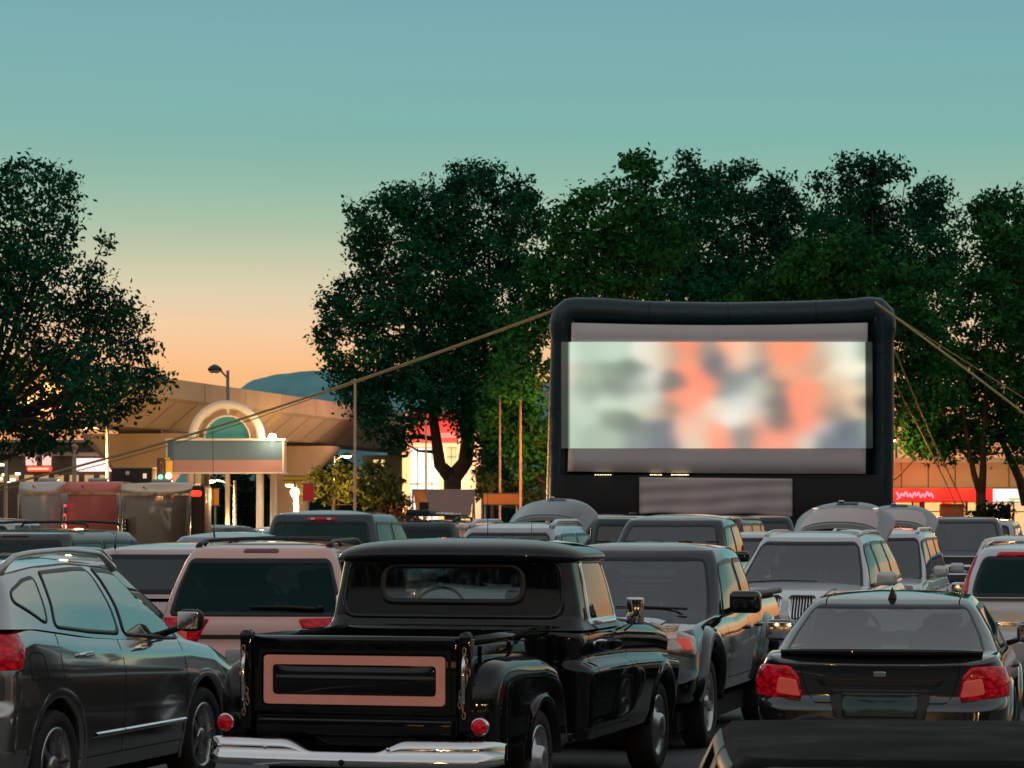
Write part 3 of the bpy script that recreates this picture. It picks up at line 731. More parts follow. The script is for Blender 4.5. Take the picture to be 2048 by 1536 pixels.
# dark teal double cab seen from behind
S = pickup(P_DGRN, 5.8, 2.0, 2.04, cell=.04, Wb=1.86, Wt=1.58, cab=(-1.0,-.82,.55,1.35), pillars=[-.05], rwin=(.80,.70), rwt=(.16,.85), rr=.06, gr=glass('truck rear glass', (.28,.36,.33), .02, .6, 0, (.5,1,.9)), cnr=9,
        roof=[(-2.9,1.96),(-.4,1.975),(.3,1.965),(1.3,1.84)], crown=.06,
        lamps=[('brake_light', [('B',-.22,.885),('B',.22,.885),('B',.22,.935),('B',-.22,.935)], REDL, dict(on='cab', t=True, one=True, r=.02, sub=[([('B',-.16,.895),('B',-.09,.895),('B',-.09,.925),('B',-.16,.925)], CLRL, 'cargo_lamp'), ([('B',.09,.895),('B',.16,.895),('B',.16,.925),('B',.09,.925)], CLRL, 'cargo_lamp')])),
               ('taillight', [('B',.86,1.2),('R',-2.75,1.2),('R',-2.75,.85),('B',.86,.85)], REDL, {})])
vehicle('pickup_truck', 'dark teal double cab pickup seen from behind with three-part red brake lamp', 'pickup truck', S, root_at(0,-.9,640,44,yaw(15)), yaw(15))

# low cars between the trailer and the teal pickup
S = sedan(P_BLUE, 4.4, 1.78, 1.70, cell=.07, cab=(-1.95,-1.2,.3,1.2), roof=[(-2.2,1.56),(-1.2,1.66),(-.3,1.685),(.4,1.63),(1.3,1.46)], antenna=(-.05,-1.1,1.5,.1))
vehicle('hatchback', 'blue grey hatchback roof with a tall whip aerial before the cargo trailer', 'car', S, root_at(0,-1.2,432,41,yaw(12)), yaw(12))
S = sedan(P_LSIL, 4.4, 1.78, 1.58, cell=.08, antenna=(0,-.9,.25,.05), mirrors=False)
vehicle('sedan', 'silver sedan roof with short aerial left of the teal pickup', 'car', S, (px(498,58), 59), yaw(10))
S = sedan(P_DGRY, 4.4, 1.78, 1.62, cell=.08, mirrors=False)
vehicle('sedan', 'dark grey sedan roof beyond the silver sedan', 'car', S, (px(483,66), 68), yaw(8))
S = sedan(P_BLKT, 4.3, 1.75, 1.72, cell=.09, mirrors=False)
vehicle('hatchback', 'small dark hatchback right beside the end of the cargo trailers', 'car', S, (px(428,64), 67), yaw(30))
S = sedan(P_LSIL, 4.4, 1.78, 1.62, cell=.1, mirrors=False)
vehicle('sedan', 'small pale sedan showing between the gateway legs and the teal pickup', 'car', S, (px(545,78), 80), yaw(10))

# SUV with a roof box and rack near the middle
S = suv(P_DGRN, 4.6, 1.86, 1.86, cell=.07, rails=(-1.6,.4,.08,.022,BLK), bars=[-1.2,-.2], barh=.12, roof=[(-2.3,1.76),(-1.8,1.8),(0,1.81),(1.3,1.7)])
r, bw, cw = vehicle('off_roader', 'dark off-roader with a loaded roof rack in front of the blank billboard', 'car', S, (px(878,60), 62), yaw(10))
MB().rbox((-.25,-.5,1.99), (.5,1.4,.14), .05).build('roof_box', BLK, r)
MB().tube([(.15,-1.2,1.97),(.15,.4,1.97)], .035, 8).tube([(.3,-1.2,1.96),(.3,.5,1.96)], .03, 8).build('rack_load', ALU, r)

# wagon with its tailgate up, facing the lens, centre
S = suv(P_SILV, 4.7, 1.9, 1.86, cell=.05, rails=(-1.7,.1,.06,.03,P_LSIL), nowin=('rear_window',), cab=(-2.2,-1.9,.25,1.25), roof=[(-2.35,1.76),(-1.6,1.81),(-.2,1.81),(.4,1.76),(1.3,1.6)], antenna=(.35,-.1,.0,.0) and None)
r, bw, cw = vehicle('estate_car', 'grey estate car facing the camera, tailgate up, left of the big screen', 'car', S, root_at(0,1.2,985,42,R(180-14)), R(180-14))
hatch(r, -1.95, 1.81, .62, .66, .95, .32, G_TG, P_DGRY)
MB().tube([(.12,1.0,1.45),(.12,1.0,2.6)], [.006,.003], 5).build('antenna', BLK, r)

# far cars under the left half of the screen
S = suv(P_DGRY, 4.2, 1.8, 1.66, cell=.09, cab=(-2.0,-1.9,.6,.95), Wt=1.5, mirrors=False)
vehicle('off_roader', 'boxy grey off-roader facing the camera beside the raised tailgate under the screen', 'car', S, root_at(0,2.0,1172,74,R(180-8)), R(180-8))
S = suv(P_LSIL, 4.6, 1.86, 1.95, cell=.1, rails=(-1.7,.3,.06,.025,BLK), mirrors=False)
vehicle('estate_car', 'pale estate car with roof rails, far away below the screen', 'car', S, (px(1222,74), 77), R(180-8))
S = suv(P_DGRN, 4.6, 1.9, 1.93, cell=.09, cab=(-2.2,-2.0,.4,1.2), Wt=1.6, gr=G_OPQ, see=False, mirrors=False)
vehicle('van', 'dark green van seen from behind in front of the screen skirt', 'van', S, root_at(0,-2.2,1262,60,yaw(4)), yaw(4))

# big black truck facing the lens under the screen
S = pickup(P_CHAR, 5.8, 2.03, 1.98, cell=.04, Wb=1.9, Wt=1.56, fwin=(.83,.66), cab=(-1.1,-.9,.5,1.35), roof=[(-2.9,1.86),(-.5,1.92),(.2,1.90),(.6,1.86),(1.4,1.74)], crown=.06, gs=G_CLEAR,
        grilles=[dict(v=[('F',-.6,1.0),('F',.6,1.0),('F',.55,.75),('F',-.55,.75)], horz=3, ring=True)], lamps=[('headlight', [('F',.62,1.0),('F',.9,.98),('F',.9,.82),('F',.62,.82)], CLRL, {})])
vehicle('pickup_truck', 'charcoal black truck facing the camera directly below the white banner of the screen', 'pickup truck', S, (px(1362,45)+.1, 47.3), R(180-13))

# black double-cab pickup facing the lens beside the stepside truck
S = pickup(P_CHAR, 5.28, 1.86, 1.74, cell=.03, Wb=1.76, Wt=1.42, wheels=(1.72,-1.45), wr=.385, cab=(-1.15,-.98,.28,1.05), pillars=[-.36], fwin=(.77,.62),
        top=[(-2.64,1.20),(-.9,1.20),(.3,1.10),(1.05,1.10),(1.9,1.06),(2.45,.98),(2.64,.86)], belt=[(-2.6,1.16),(-.9,1.14),(.4,1.08),(2.6,1.04)],
        roof=[(-2.6,1.64),(-.8,1.675),(0,1.68),(.4,1.63),(1.2,1.5)], crown=.05, flare=(.12,.055), gap=.10, archup=.05, msz=(.28,.16,.2), rim='six', doors=[.75,-.38,-1.05], handles=[-.28,-.95], handz=.95, chrometrim=False,
        gf=glass('pickup screen glass', (.45,.5,.48), .03, 1.0, .11), gs=G_MID, wt=(.1,.8), sill=[(-2.64,.5),(-1.8,.44),(1.8,.44),(2.64,.40)],
        pf=[(0,-.12),(.15,.02),(.38,.05),(.45,-.05),(.8,-.12),(1,-.22)],
        lamps=[('headlight', [('F',.50,.95),('R',2.30,1.0),('R',2.22,.94),('R',2.34,.78),('F',.56,.78)], AMBL, dict(r=.05, b=.03, sub=[([('F',.58,.91),('F',.74,.92),('F',.74,.81),('F',.60,.81)], pmat('headlamp bowl', (.75,.62,.55), .08, 1, 0, bump=.9, nscale=70, emit=(1,.42,.2), es=.06), 'reflector'), ([('R',2.40,.93),('R',2.34,.93),('R',2.37,.84),('R',2.42,.84)], pmat('amber lens', (.8,.06,.02), .1, .0, 1, emit=(1,.08,.03), es=.2), 'side_marker')])),],
        grilles=[dict(v=[('F',-.5,.94),('F',.5,.94),('F',.46,.72),('F',-.46,.72)], horz=3, ring=True)])
r, bw, cw = vehicle('pickup_truck', 'glossy black double cab pickup facing the camera to the right of the stepside truck', 'pickup truck', S, root_at(-0.9,1.72,1417,25.7,R(180-13.5)), R(180-13.5))
# raised middle of the bonnet and its intake
G_ = []
for k in np.linspace(0, 1, 12):
    yy = 1.08+1.35*k; row = []
    for x in np.linspace(-1, 1, 15):
        w = .62-.10*k; h = .032*(1-abs(x)**6)*min(1, (1-k)*6+.05)
        row.append((x*w, yy, float(bw.zt(yy))+.035*(1-(abs(x*w)/.85)**2.5)*(1-max(0,(k-.75))*1.5)+h-.004))
    G_.append(row)
MB().grid(G_).build('bonnet_bulge', P_CHAR, r)
for k in range(5):
    y_ = -.1-.0*k; x_ = -.52+.26*k
    MB().rbox((x_, -.72, 1.715+.012), (.13,.05,.015), .006).build('roof_rib', BLK, r)
MB().tube([(-.6,1.09,1.155),(-.2,1.07,1.17),(.05,1.05,1.17)], [.012,.01,.006], 6).build('wiper', BLK, r)
MB().tube([(.80,1.25,1.10),(.82,1.0,1.95)], [.005,.003], 5).build('antenna', BLK, r)
MB().box(-.78,.78,-2.56,-1.2,1.225,1.235).build('bed_cover', BLK, r)
for sx in (-1,1): MB().rbox((sx*.85,-1.87,1.225), (.09,1.5,.05), .02).build('bed_rail', BLK, r)

# silver SUV with twin grille and raised tailgate
S = suv(P_LSIL, 4.85, 1.94, 1.76, cell=.035, wheels=(1.5,-1.42), wr=.37, top=[(-2.42,1.02),(-1.5,1.05),(.6,1.03),(1.2,1.05),(1.9,.98),(2.25,.90),(2.42,.80)], Wb=1.82, Wt=1.36, fwin=(.80,.62), crown=.045,
        belt=[(-2.4,1.12),(.8,1.02),(2.4,1.02)], roof=[(-2.4,1.64),(-1.6,1.70),(-.4,1.71),(.2,1.68),(.6,1.62),(1.3,1.5)], cab=(-2.25,-1.85,.32,1.28), pillars=[-.1,-1.1], nowin=('rear_window',),
        rails=(-1.75,.15,.035,.018,P_LSIL), msz=(.26,.15,.18), bcrown=.06, gf=glass('suv screen glass', (.5,.5,.5), .03, 1.0, .11),
        pf=[(0,-.12),(.15,0),(.4,.02),(.5,-.02),(.85,-.05),(1,-.16)], nf=3.4,
        lamps=[('headlight', [('F',.48,.86),('R',2.0,.90),('R',2.02,.78),('F',.5,.74)], pmat('lit headlamp', (.7,.6,.5), .1, .2, 1, noise=.4, nscale=30, emit=(1,.72,.42), es=.8), dict(r=.04, b=.02))],
        grilles=[dict(v=[('F',.05,.87),('F',.38,.86),('F',.34,.64),('F',.08,.64)], vert=8, ring=True, r=.05), dict(v=[('F',-.38,.86),('F',-.05,.87),('F',-.08,.64),('F',-.34,.64)], vert=8, ring=True, r=.05),
                 dict(v=[('F',-.7,.50),('F',.7,.50),('F',.6,.40),('F',-.6,.40)], horz=2, name='air_intake', bm=BLK)])
r, bw, cw = vehicle('suv', 'silver SUV with twin oval grille and raised tailgate facing the camera', 'car', S, root_at(0,1.28,1596,38.6,R(180-15)), R(180-15))
hatch(r, -2.0, 1.71, .66, .70, 1.05, .36, G_TG, G_PKREFL, lamps=True)
MB().tube([(.7,1.3,1.10),(.2,1.33,1.13),(-.25,1.3,1.12)], [.01,.01,.006], 6).build('wiper', BLK, r)

# second silver SUV with raised tailgate, right behind
S = suv(P_LSIL, 4.6, 1.88, 1.75, cell=.045, wr=.36, Wt=1.42, fwin=(.78,.66), gf=glass('suv screen glass', (.5,.5,.5), .03, 1.0, .11), rails=(-1.7,.3,.04,.022,CHR), nowin=('rear_window',), cab=(-2.2,-1.9,.45,1.2), roof=[(-2.3,1.66),(-1.6,1.70),(0,1.71),(.4,1.67),(1.3,1.52)],
        lamps=[('headlight', [('F',.5,.88),('R',2.0,.93),('R',2.05,.72),('F',.6,.7)], CLRL, {})])
r, bw, cw = vehicle('suv', 'silver SUV partly hidden behind the twin-grille one with its tailgate up', 'car', S, root_at(-0.85,1.2,1848,45,R(180-14)), R(180-14))
hatch(r, -1.95, 1.71, .64, .66, 1.0, .34, G_TG, G_PKREFL)

# black full-size pickup facing the lens, right
S = pickup(P_DGRY, 5.8, 2.03, 1.92, cell=.05, Wb=1.9, Wt=1.6, fwin=(.83,.70), cab=(-1.1,-.9,.5,1.3), crown=.05, gf=glass('suv screen glass', (.5,.5,.5), .03, 1.0, .11), nf=6,
        grilles=[dict(v=[('F',-.92,1.05),('F',.92,1.05),('F',.9,.62),('F',-.9,.62)], horz=2, hw=.03, r=.04), dict(v=[('F',-.8,.52),('F',.8,.52),('F',.8,.44),('F',-.8,.44)], name='bumper', mat=CHR)])
vehicle('pickup_truck', 'grey full-size pickup with black grille facing the camera in front of the red awning', 'pickup truck', S, root_at(0,1.3,1918,61,R(180-9)), R(180-9))

# silver compact SUV with tall red lamps at the right edge, from behind
S = suv(P_LSIL, 4.5, 1.84, 1.70, cell=.035, Wb=1.76, Wt=1.36, cab=(-2.2,-1.75,.3,1.3), gr=glass('truck rear glass', (.28,.36,.33), .02, .6, 0, (.5,1,.9)), cnr=5, rwin=(.72,.62), rwt=(.06,.83), rails=(-1.5,.2,.03,.015,P_LSIL),
        roof=[(-2.25,1.58),(-1.6,1.63),(0,1.65),(1.3,1.5)], belt=[(-2.3,1.16),(.8,1.0),(2.3,.98)], top=[(-2.25,1.12),(-1.7,1.12),(.5,.98),(1.0,1.0),(1.7,.94),(2.25,.76)],
        lamps=[('taillight', [('B',.78,.10),('R',-2.02,.10),('R',-1.66,.86),('B',.69,.86)], REDL, dict(on='cab', t=True, r=.03)), ('taillight', [('B',.62,.98),('R',-2.0,.98),('R',-2.02,.78),('B',.7,.80)], REDL, dict(sub=[([('B',.72,.90),('R',-2.1,.90),('R',-2.1,.82),('B',.72,.82)], CLRL, 'reversing_lamp')]))],
        grilles=[dict(v=[('B',-.55,.88),('B',.55,.88),('B',.5,.84),('B',-.5,.84)], name='garnish', mat=CHR, r=.01)])
r, bw, cw = vehicle('compact_suv', 'silver compact SUV with tall red lamps seen from behind at the right edge', 'car', S, root_at(-.90,-2.2,1908,31,yaw(12)), yaw(12))
P = roundpoly(cw.poly([('B',-.5,.87),('B',.5,.87),('B',.48,.93),('B',-.48,.93)]), .02); cw.patch(P, .014, 'brake_light', REDL, r, edge=0)

# far right background cars
S = suv(P_WHT, 4.6, 1.85, 1.84, cell=.08, gr=G_OPQ, see=False, Wt=1.5)
vehicle('suv', 'white SUV with dark rear window at the right edge under the lit shop windows', 'car', S, (px(2030,66), 70), yaw(14))
S = sedan(P_LSIL, 4.4, 1.8, 1.6, cell=.08)
vehicle('sedan', 'pale sedan cut by the right edge behind the compact SUV', 'car', S, (px(2075,50), 52), R(180-12))
S = suv(P_DGRY, 4.6, 1.86, 1.95, cell=.08, mirrors=False, cab=(-2.2,-2.0,.5,1.2), Wt=1.5)
vehicle('off_roader', 'dark boxy off-roader in front of the red awning', 'car', S, (px(1838,80), 83), yaw(9))
S = sedan(P_BLKT, 4.4, 1.8, 1.80, cell=.1, mirrors=False)
vehicle('sedan', 'black car roof beyond the grey full-size pickup', 'car', S, (px(1912,88), 91), yaw(9))
S = suv(P_MAR, 4.6, 1.86, 1.93, cell=.07, mirrors=False, cab=(-2.2,-2.0,.5,1.2), Wt=1.5)
vehicle('suv', 'maroon SUV behind the charcoal truck below the white banner', 'car', S, (px(1478,62), 66), yaw(16))
S = suv(P_DGRN, 4.6, 1.86, 1.93, cell=.09, mirrors=False, gr=G_OPQ, see=False)
vehicle('estate_car', 'dark teal estate car seen from behind between the maroon SUV and the raised tailgate', 'car', S, (px(1548,72), 75), yaw(4))
S = sedan(P_LSIL, 4.6, 1.82, 1.66, cell=.07, mirrors=False, rails=(-1.2,.1,.03,.02,CHR))
vehicle('hatchback', 'low pale hatchback with roof rails between the charcoal truck and the silver SUV', 'car', S, (px(1548,50), 53), R(180-10))
for (xx, D, h, pm, lb) in ((455,92,1.55,P_WHT,'white sedan far off under the gateway lights'), (960,90,1.75,P_LSIL,'pale car in front of the small orange hoarding'), (640,95,1.7,P_MAR,'red car parked beyond the teal pickup under the small trees'), (790,88,1.6,P_MAR,'dark red car between the teal pickup and the billboard')):
    S = sedan(pm, 4.4, 1.8, h, cell=.12, mirrors=False)
    vehicle('sedan', lb, 'car', S, (px(xx, D), D), yaw(70), 'cars passing in the far background')

# dark sedan seen from behind, right foreground
S = sedan(P_WRX, 4.6, 1.80, 1.42, cell=.03, wr=.32, Wb=1.66, Wt=1.20, cab=(-1.86,-.95,.15,1.2), rwin=(.72,.55), rwt=(.05,.90), rr=.05, gr=glass('sedan rear glass', (.72,.72,.72), .03, 1.0, .11), gf=glass('pale front glass', (.9,.9,.9)), crown=.035, rbow=.5, cnr=4.5, seal=.016,
        top=[(-2.3,.92),(-2.12,.99),(-1.7,1.0),(1.,.93),(1.5,.86),(2.3,.66)], belt=[(-2.3,.985),(-1.2,.985),(1.2,.91),(2.3,.91)], roof=[(-2.3,1.24),(-.95,1.345),(-.3,1.375),(.2,1.36),(1.2,1.22)],
        pr=[(0,.06),(.18,-.02),(.5,.0),(.56,.06),(.9,.05),(1,.02)], nr=4.6, fin=(0,-.82), antenna=None, flare=(.07,.02), seats=[(.36,-.15),(-.36,-.15),(.36,-1.0),(-.36,-1.0)],
        lamps=[('taillight', [('B',.57,.83),('B',.64,.90),('R',-2.04,.91),('R',-1.93,.82),('R',-2.0,.70),('B',.54,.675)], REDL, dict(r=.04, b=.02, d=.016, sub=[([('B',.585,.80),('B',.70,.815),('B',.72,.71),('B',.555,.69)], pmat('rosy lamp lens', (.50,.10,.08), .15, .1, .6, noise=.3, nscale=14, emit=(1,.18,.12), es=.22), 'reversing_lamp')]))],
        grilles=[dict(v=[('B',-.36,.745),('B',.36,.745),('B',.31,.50),('B',-.31,.50)], name='plate_recess', mat=BLK, r=.02), dict(v=[('B',-.46,.81),('B',.46,.81),('B',.42,.765),('B',-.42,.765)], name='garnish', mat=BLK, r=.012)])
r, bw, cw = vehicle('sedan', 'glossy black sedan seen from behind at the right with boot lip spoiler and roof fin', 'car', S, root_at(-0.88,-2.2,1510,21.4,yaw(11)), yaw(11))
G_ = []
for k, (dy, dz) in enumerate([(.28,.0),(.10,.035),(-.04,.055),(-.07,.045),(-.06,.015),(.0,.0)]):
    G_.append([(x*.71, -2.16+dy+.10*abs(x)**2.6, .985+dz*(1-.25*abs(x)**4)) for x in np.linspace(-1, 1, 25)])
MB().grid(G_).build('boot_spoiler', P_BLK, r)
P = roundpoly(bw.poly([('B',-.27,.72),('B',.27,.72),('B',.26,.56),('B',-.26,.56)], True), .01); bw.patch(P, .02, 'licence_plate', P_DGRN, r, edge=0)
sm_ = MB()
for fl in (False, True): bw.band(roundpoly(bw.poly([('B',.0,.655),('B',.47,.655),('B',.50,.70),('B',.56,.93)], True, fl), .03, 4, False, .05), [(.003,.002),(-.003,.002)], 'g', GAP, None, False, sm_)
sm_.build('boot_seam', GAP, r)
for fl in (False, True):
    P = roundpoly(bw.poly([('B',.55,.52),('B',.72,.52),('B',.72,.48),('B',.55,.48)], True, fl), .01); bw.patch(P, .006, 'bumper_reflector', REDD, r, edge=0)
P = roundpoly(bw.poly([('B',-.045,.865),('B',.045,.865),('B',.045,.83),('B',-.045,.83)], True), .017); bw.patch(P, .008, 'badge', CHR, r, edge=0)
for sx in (-1,1):
    MB().tube([(sx*.50, y, float(cw.zt(y))+.034) for y in np.linspace(-.95, .1, 10)], .006, 5).build('roof_gutter', RUB, r)

# very near dark car at the bottom right, only its roof edge and rear window in frame
S = suv(paint('near black', (.006,.005,.005), 0, .02), 4.4, 1.80, 1.46, cell=.035, Wb=1.72, Wt=1.48, cab=(-2.1,-1.92,.3,1.2), belt=[(-2.2,.95),(2.2,.92)], top=[(-2.2,.93),(1.2,.92),(2.2,.7)], roof=[(-2.2,1.225),(-1.7,1.235),(0,1.225),(1.2,1.1)], crown=.015, mirrors=False, cabpaint=pmat('matte black top', (.004,.003,.0025), .75, spec=.07, nrough=.12, nscale=3, bump=.1), nr=8,
        rwin=(.76,.68), rwt=(.12,.86), gr=G_DARK, inset=.03, cnr=5, cpow=2.0)
r, bw, cw = vehicle('hatchback', 'almost black hatchback cut by the bottom right corner, nearest car of all', 'car', S, root_at(-0.7,-1.95,1488,9.3,yaw(3)), yaw(3))
# ------------------------------------------------------------------ black stepside pickup, the nearest truck (origin under its tailgate)
def stepside():
    r = empty('stepside_pickup', (px(707,19.35)+.02, 19.35, 0), yaw(15.5))
    tag(r, 'old glossy black stepside pickup with pink-lit white framed tailgate and chrome bumper in the foreground', 'pickup truck')
    BK = P_BLK; PKLIT = pmat('pink-lit white paint', (.95,.40,.32), .42, nrough=.08, nscale=10, noise=.05)  # tailgate band is white; warm pink light put into its colour
    # cab, bonnet and front wings as one wall from cab back (y 2.05) to nose (y 4.95)
    top = sfun([(2.05,1.20),(2.6,1.215),(3.45,1.20),(4.5,1.14),(5.0,1.08),(5.25,1.0)], .05)
    sill = sfun([(2.05,.40),(5.25,.42)])
    pw = sfun([(0,.955),(.12,.985),(.5,1.0),(.60,1.0),(.635,.985),(.66,.925),(.72,.915),(.85,.93),(.93,.92),(1,.86)], .022)
    bw = Wrap(2.05, 5.25, 1.05, sill, top, pw, sfun([(0,-.1),(.5,0),(.62,0),(.67,-.06),(1,-.12)], .04), sfun([(0,.03),(.6,0),(.64,0),(.68,.03),(.92,.02),(1,.05)], .03), 5, 11)
    wr = .36; ra = .42; yw = 4.42; zc = .38; holes = []; arcs = []
    an = np.linspace(math.asin((.40-.02-zc)/ra), math.pi-math.asin((.40-.02-zc)/ra), 30)
    for fl in (False, True):
        Q = np.array(bw.poly([('R', yw+ra*math.cos(q), zc+ra*math.sin(q)*(.98)) for q in an], True, fl))
        holes.append(np.vstack([Q, [[Q[-1][0], -.1], [Q[0][0], -.1]]])); arcs.append((Q, fl))
    bw.shell('body', BK, r, holes, .025, True, .075, 2.2)
    for Q, fl in arcs:
        lip = MB()
        sg = -1 if fl else 1
        bw.band(Q, [(sg*.07, .001), (sg*.045, .012), (sg*.015, .018), (0, .016), (-sg*.012, .008), (-sg*.016, -.06)], 'l', BK, None, False, lip)
        lip.build('wheel_arch', BK, r)
    # cab upper
    cb = sfun([(2.0,1.17),(3.6,1.17)]); ct = sfun([(2.0,1.715),(2.4,1.74),(3.0,1.735),(3.4,1.70)], .1)
    cw = Wrap(2.06, 3.52, .95, cb, ct, sfun([(0,1.03),(.1,.99),(.3,.97),(.6,.935),(.9,.90),(1,.87)], .06), sfun([(0,0),(.5,-.12),(1,-.32)], .05), sfun([(0,-.0),(.12,.07),(.5,.10),(.9,.12),(1,.13)], .05), 4, 9)
    rear = roundpoly(cw.poly([('B',-.52,.36),('B',.52,.36),('B',.505,.80),('B',-.505,.80)]), .10, 7)
    front = roundpoly(cw.poly([('F',.78,.12),('F',.68,.85),('F',-.68,.85),('F',-.78,.12)]), .08)
    wl = [('rear_window', rear, glass('old truck glass', (.36,.46,.44), .03, 1.0, .10, (.8,.95,1))), ('windscreen', front, G_CLEAR)]
    for fl in (False, True):
        wl.append(('side_window', roundpoly(cw.poly([('R',2.42,.10),('R',3.20,.10),('R',3.06,.84),('R',2.44,.84)], flip=fl), .045), glass('door glass', (.75,.8,.78))))
    cw.shell('cab', BK, r, [w[1] for w in wl], .025, True, .02, 3)
    for k, P, m in wl:
        o = cw.patch(P, .004, k, m, r)
        cw.band(P, [(.03,.002),(.022,.012),(-.005,.014),(-.016,.005)], 'window_trim', CHR if k == 'side_window' else RUB, o)
    # recessed panel line round the back of the cab
    P = roundpoly(cw.poly([('B',-.82,.16),('B',.82,.16),('B',.77,.90),('B',-.77,.90)]), .12, 7)
    cw.band(P, [(.016,.001),(.006,.008),(-.006,.008),(-.016,.001)], 'cab_pressing', BK, r)
    # roof with overhanging rounded visor
    G_ = []
    prof = [(.0,.0),(.01,-.03),(-.012,-.05),(-.02,-.02),(.02,.025),(.1,.05),(.3,.068),(.7,.078),(1,.08)]
    rows = []
    for (s_, dz) in [(1.0,-.055),(1.06,-.062),(1.095,-.045),(1.10,-.015),(1.07,.012),(1.0,.034),(.88,.052),(.7,.066),(.45,.076),(.2,.08),(.01,.081)]:
        row = []
        for q in np.linspace(0, 2*math.pi, 97)[:-1]:
            c, s2 = math.cos(q), math.sin(q); n = 5.
            x = math.copysign(abs(c)**(2/n), c)*.835*s_; y = 2.685+math.copysign(abs(s2)**(2/n), s2)*.56*s_
            row.append((x, y, float(ct(y))+dz-.03*(abs(x)/.9)**4))
        rows.append(row+[row[0]])
    MB().grid(rows).build('roof', BK, r)
    for sx in (-1, 1): MB().tube([(sx*.872,2.25,1.665),(sx*.87,2.6,1.68),(sx*.865,3.05,1.665)], .012, 6).build('rain_gutter', BK, r)
    # bed: sides, floor, front wall with rolled top rails
    b = MB()
    for sx in (-1, 1):
        b.box(min(sx*.70,sx*.74), max(sx*.70,sx*.74), .02, 1.98, .68, 1.17)
        b.tube([(sx*.735,.0,1.175),(sx*.735,1.98,1.175)], .032, 10)
        for y in (.30,1.0,1.65): b.box(min(sx*.738,sx*.755), max(sx*.738,sx*.755), y, y+.05, .70, 1.14)
    b.box(-.7,.7,.03,1.98,.70,.73); b.box(-.7,.7,1.94,1.98,.73,1.17)
    b.box(-.68,.68,.0,.10,.50,.70); b.tube([(-.74,1.96,1.175),(.74,1.96,1.175)], .028, 8)
    b.build('cargo_bed', BK, r)
    for sx in (-1, 1):
        p = MB().box(sx*.70 if sx > 0 else -.78, .78 if sx > 0 else -.70, -.045, .05, .60, 1.20, .012)
        p.tube([(sx*.74,-.05,1.20),(sx*.74,.04,1.20)], .04, 10)
        p.build('corner_post', BK, r)
        # latch chain hanging from the post
        ch = MB()
        for i in range(13):
            a = i/12; zz = 1.13-.36*math.sin(a*math.pi/2)-.0*i; xx = sx*(.745+.028*math.sin(a*math.pi)); zz = 1.12-.034*i
            xx = sx*(.745+(.030 if 3 < i < 11 else .012)*math.sin(i*.5))
            M = Matrix.Rotation(R(90 if i % 2 else 0), 3, 'Z')
            pts = [M @ Vector((.011*math.cos(t), 0, .024*math.sin(t)))+Vector((xx, -.068, zz)) for t in np.linspace(0, 2*math.pi, 9)[:-1]]
            ch.tube(pts, .0045, 5, True)
        ch.build('latch_chain', pmat('worn chain', (.45,.30,.20), .3, .9), r)
        MB().tube([(sx*.742,-.055,1.10),(sx*.742,-.085,1.02),(sx*.742,-.085,.82),(sx*.742,-.055,.76)], .014, 6).build('latch_handle', CHR, r)
    # tailgate: black gate with pressed steps and a pink-lit white band round a dark panel
    t = MB()
    t.box(-.685,.685,-.035,.01,.72,1.17,.008)
    t.tube([(-.69,-.012,1.178),(.69,-.012,1.178)], .030, 12)
    t.tube([(-.68,-.012,.72),(.68,-.012,.72)], .022, 10)
    tg = t.build('tailgate', BK, r)
    def ringbox(x0,x1,z0,z1,w,y,d,rad,mat,name,par):
        O = roundpoly([(x0,z0),(x1,z0),(x1,z1),(x0,z1)], rad, 5, True, .1); I = roundpoly([(x0+w,z0+w),(x1-w,z0+w),(x1-w,z1-w),(x0+w,z1-w)], rad, 5, True, .1)
        O = np.array(roundpoly([(x0,z0),(x1,z0),(x1,z1),(x0,z1)], rad, 5, True, 9)); I = np.array(roundpoly([(x0+w,z0+w),(x1-w,z0+w),(x1-w,z1-w),(x0+w,z1-w)], rad, 5, True, 9))
        n = len(O); v = [(p[0], y, p[1]) for p in O]+[(p[0], y-d, p[1]) for p in O]+[(p[0], y-d, p[1]) for p in I]+[(p[0], y, p[1]) for p in I]
        f = [(k*n+i, k*n+(i+1) % n, (k+1)*n+(i+1) % n, (k+1)*n+i) for k in range(3) for i in range(n)]
        return MB().add(v, f, True).build(name, mat, par)
    ringbox(-.612,.612,.768,1.082,.060,-.040,.010,.03,PKLIT,'painted_band',tg)
    ringbox(-.648,.648,.735,1.118,.02,-.036,.010,.03,BK,'tailgate_pressing',tg)
    MB().grid([[(x, -.037-.020*math.cos(k*math.pi/2)**.8*(1-abs(x/.54)**10)+.006*math.exp(-((k-.35)/.12)**2), .925+.088*k) for x in np.linspace(-.54, .54, 41)] for k in np.linspace(-1, 1, 25)]).build('tailgate_panel', BK, tg)
    MB().box(-.66,.66,-.05,.02,.56,.68,.02).build('rear_sill', BK, r)
    # rear wings
    for sx in (-1, 1):
        yw2 = 1.18; G_ = []
        prof = []
        for k in np.linspace(0, 1, 45):          # along the wing, rear foot, crest, front foot
            # outline in the (y, z) plane
            ya = [(-.02,.40),(-.03,.80),(.0,.97),(.13,1.05),(.5,1.075),(1.25,1.05),(1.65,.96),(1.84,.78),(1.92,.40)]
            d = [0]
            for i in range(1, len(ya)): d.append(d[-1]+math.dist(ya[i], ya[i-1]))
            q = k*d[-1]; prof.append((float(np.interp(q, d, [a[0] for a in ya])), float(np.interp(q, d, [a[1] for a in ya]))))
        pr_ = np.array(prof); kn = np.hanning(9)[1:-1]; kn /= kn.sum()
        for c in (0, 1): pr_[:,c] = np.convolve(np.pad(pr_[:,c], 3, 'edge'), kn, 'valid')
        cen = (.95, .30)
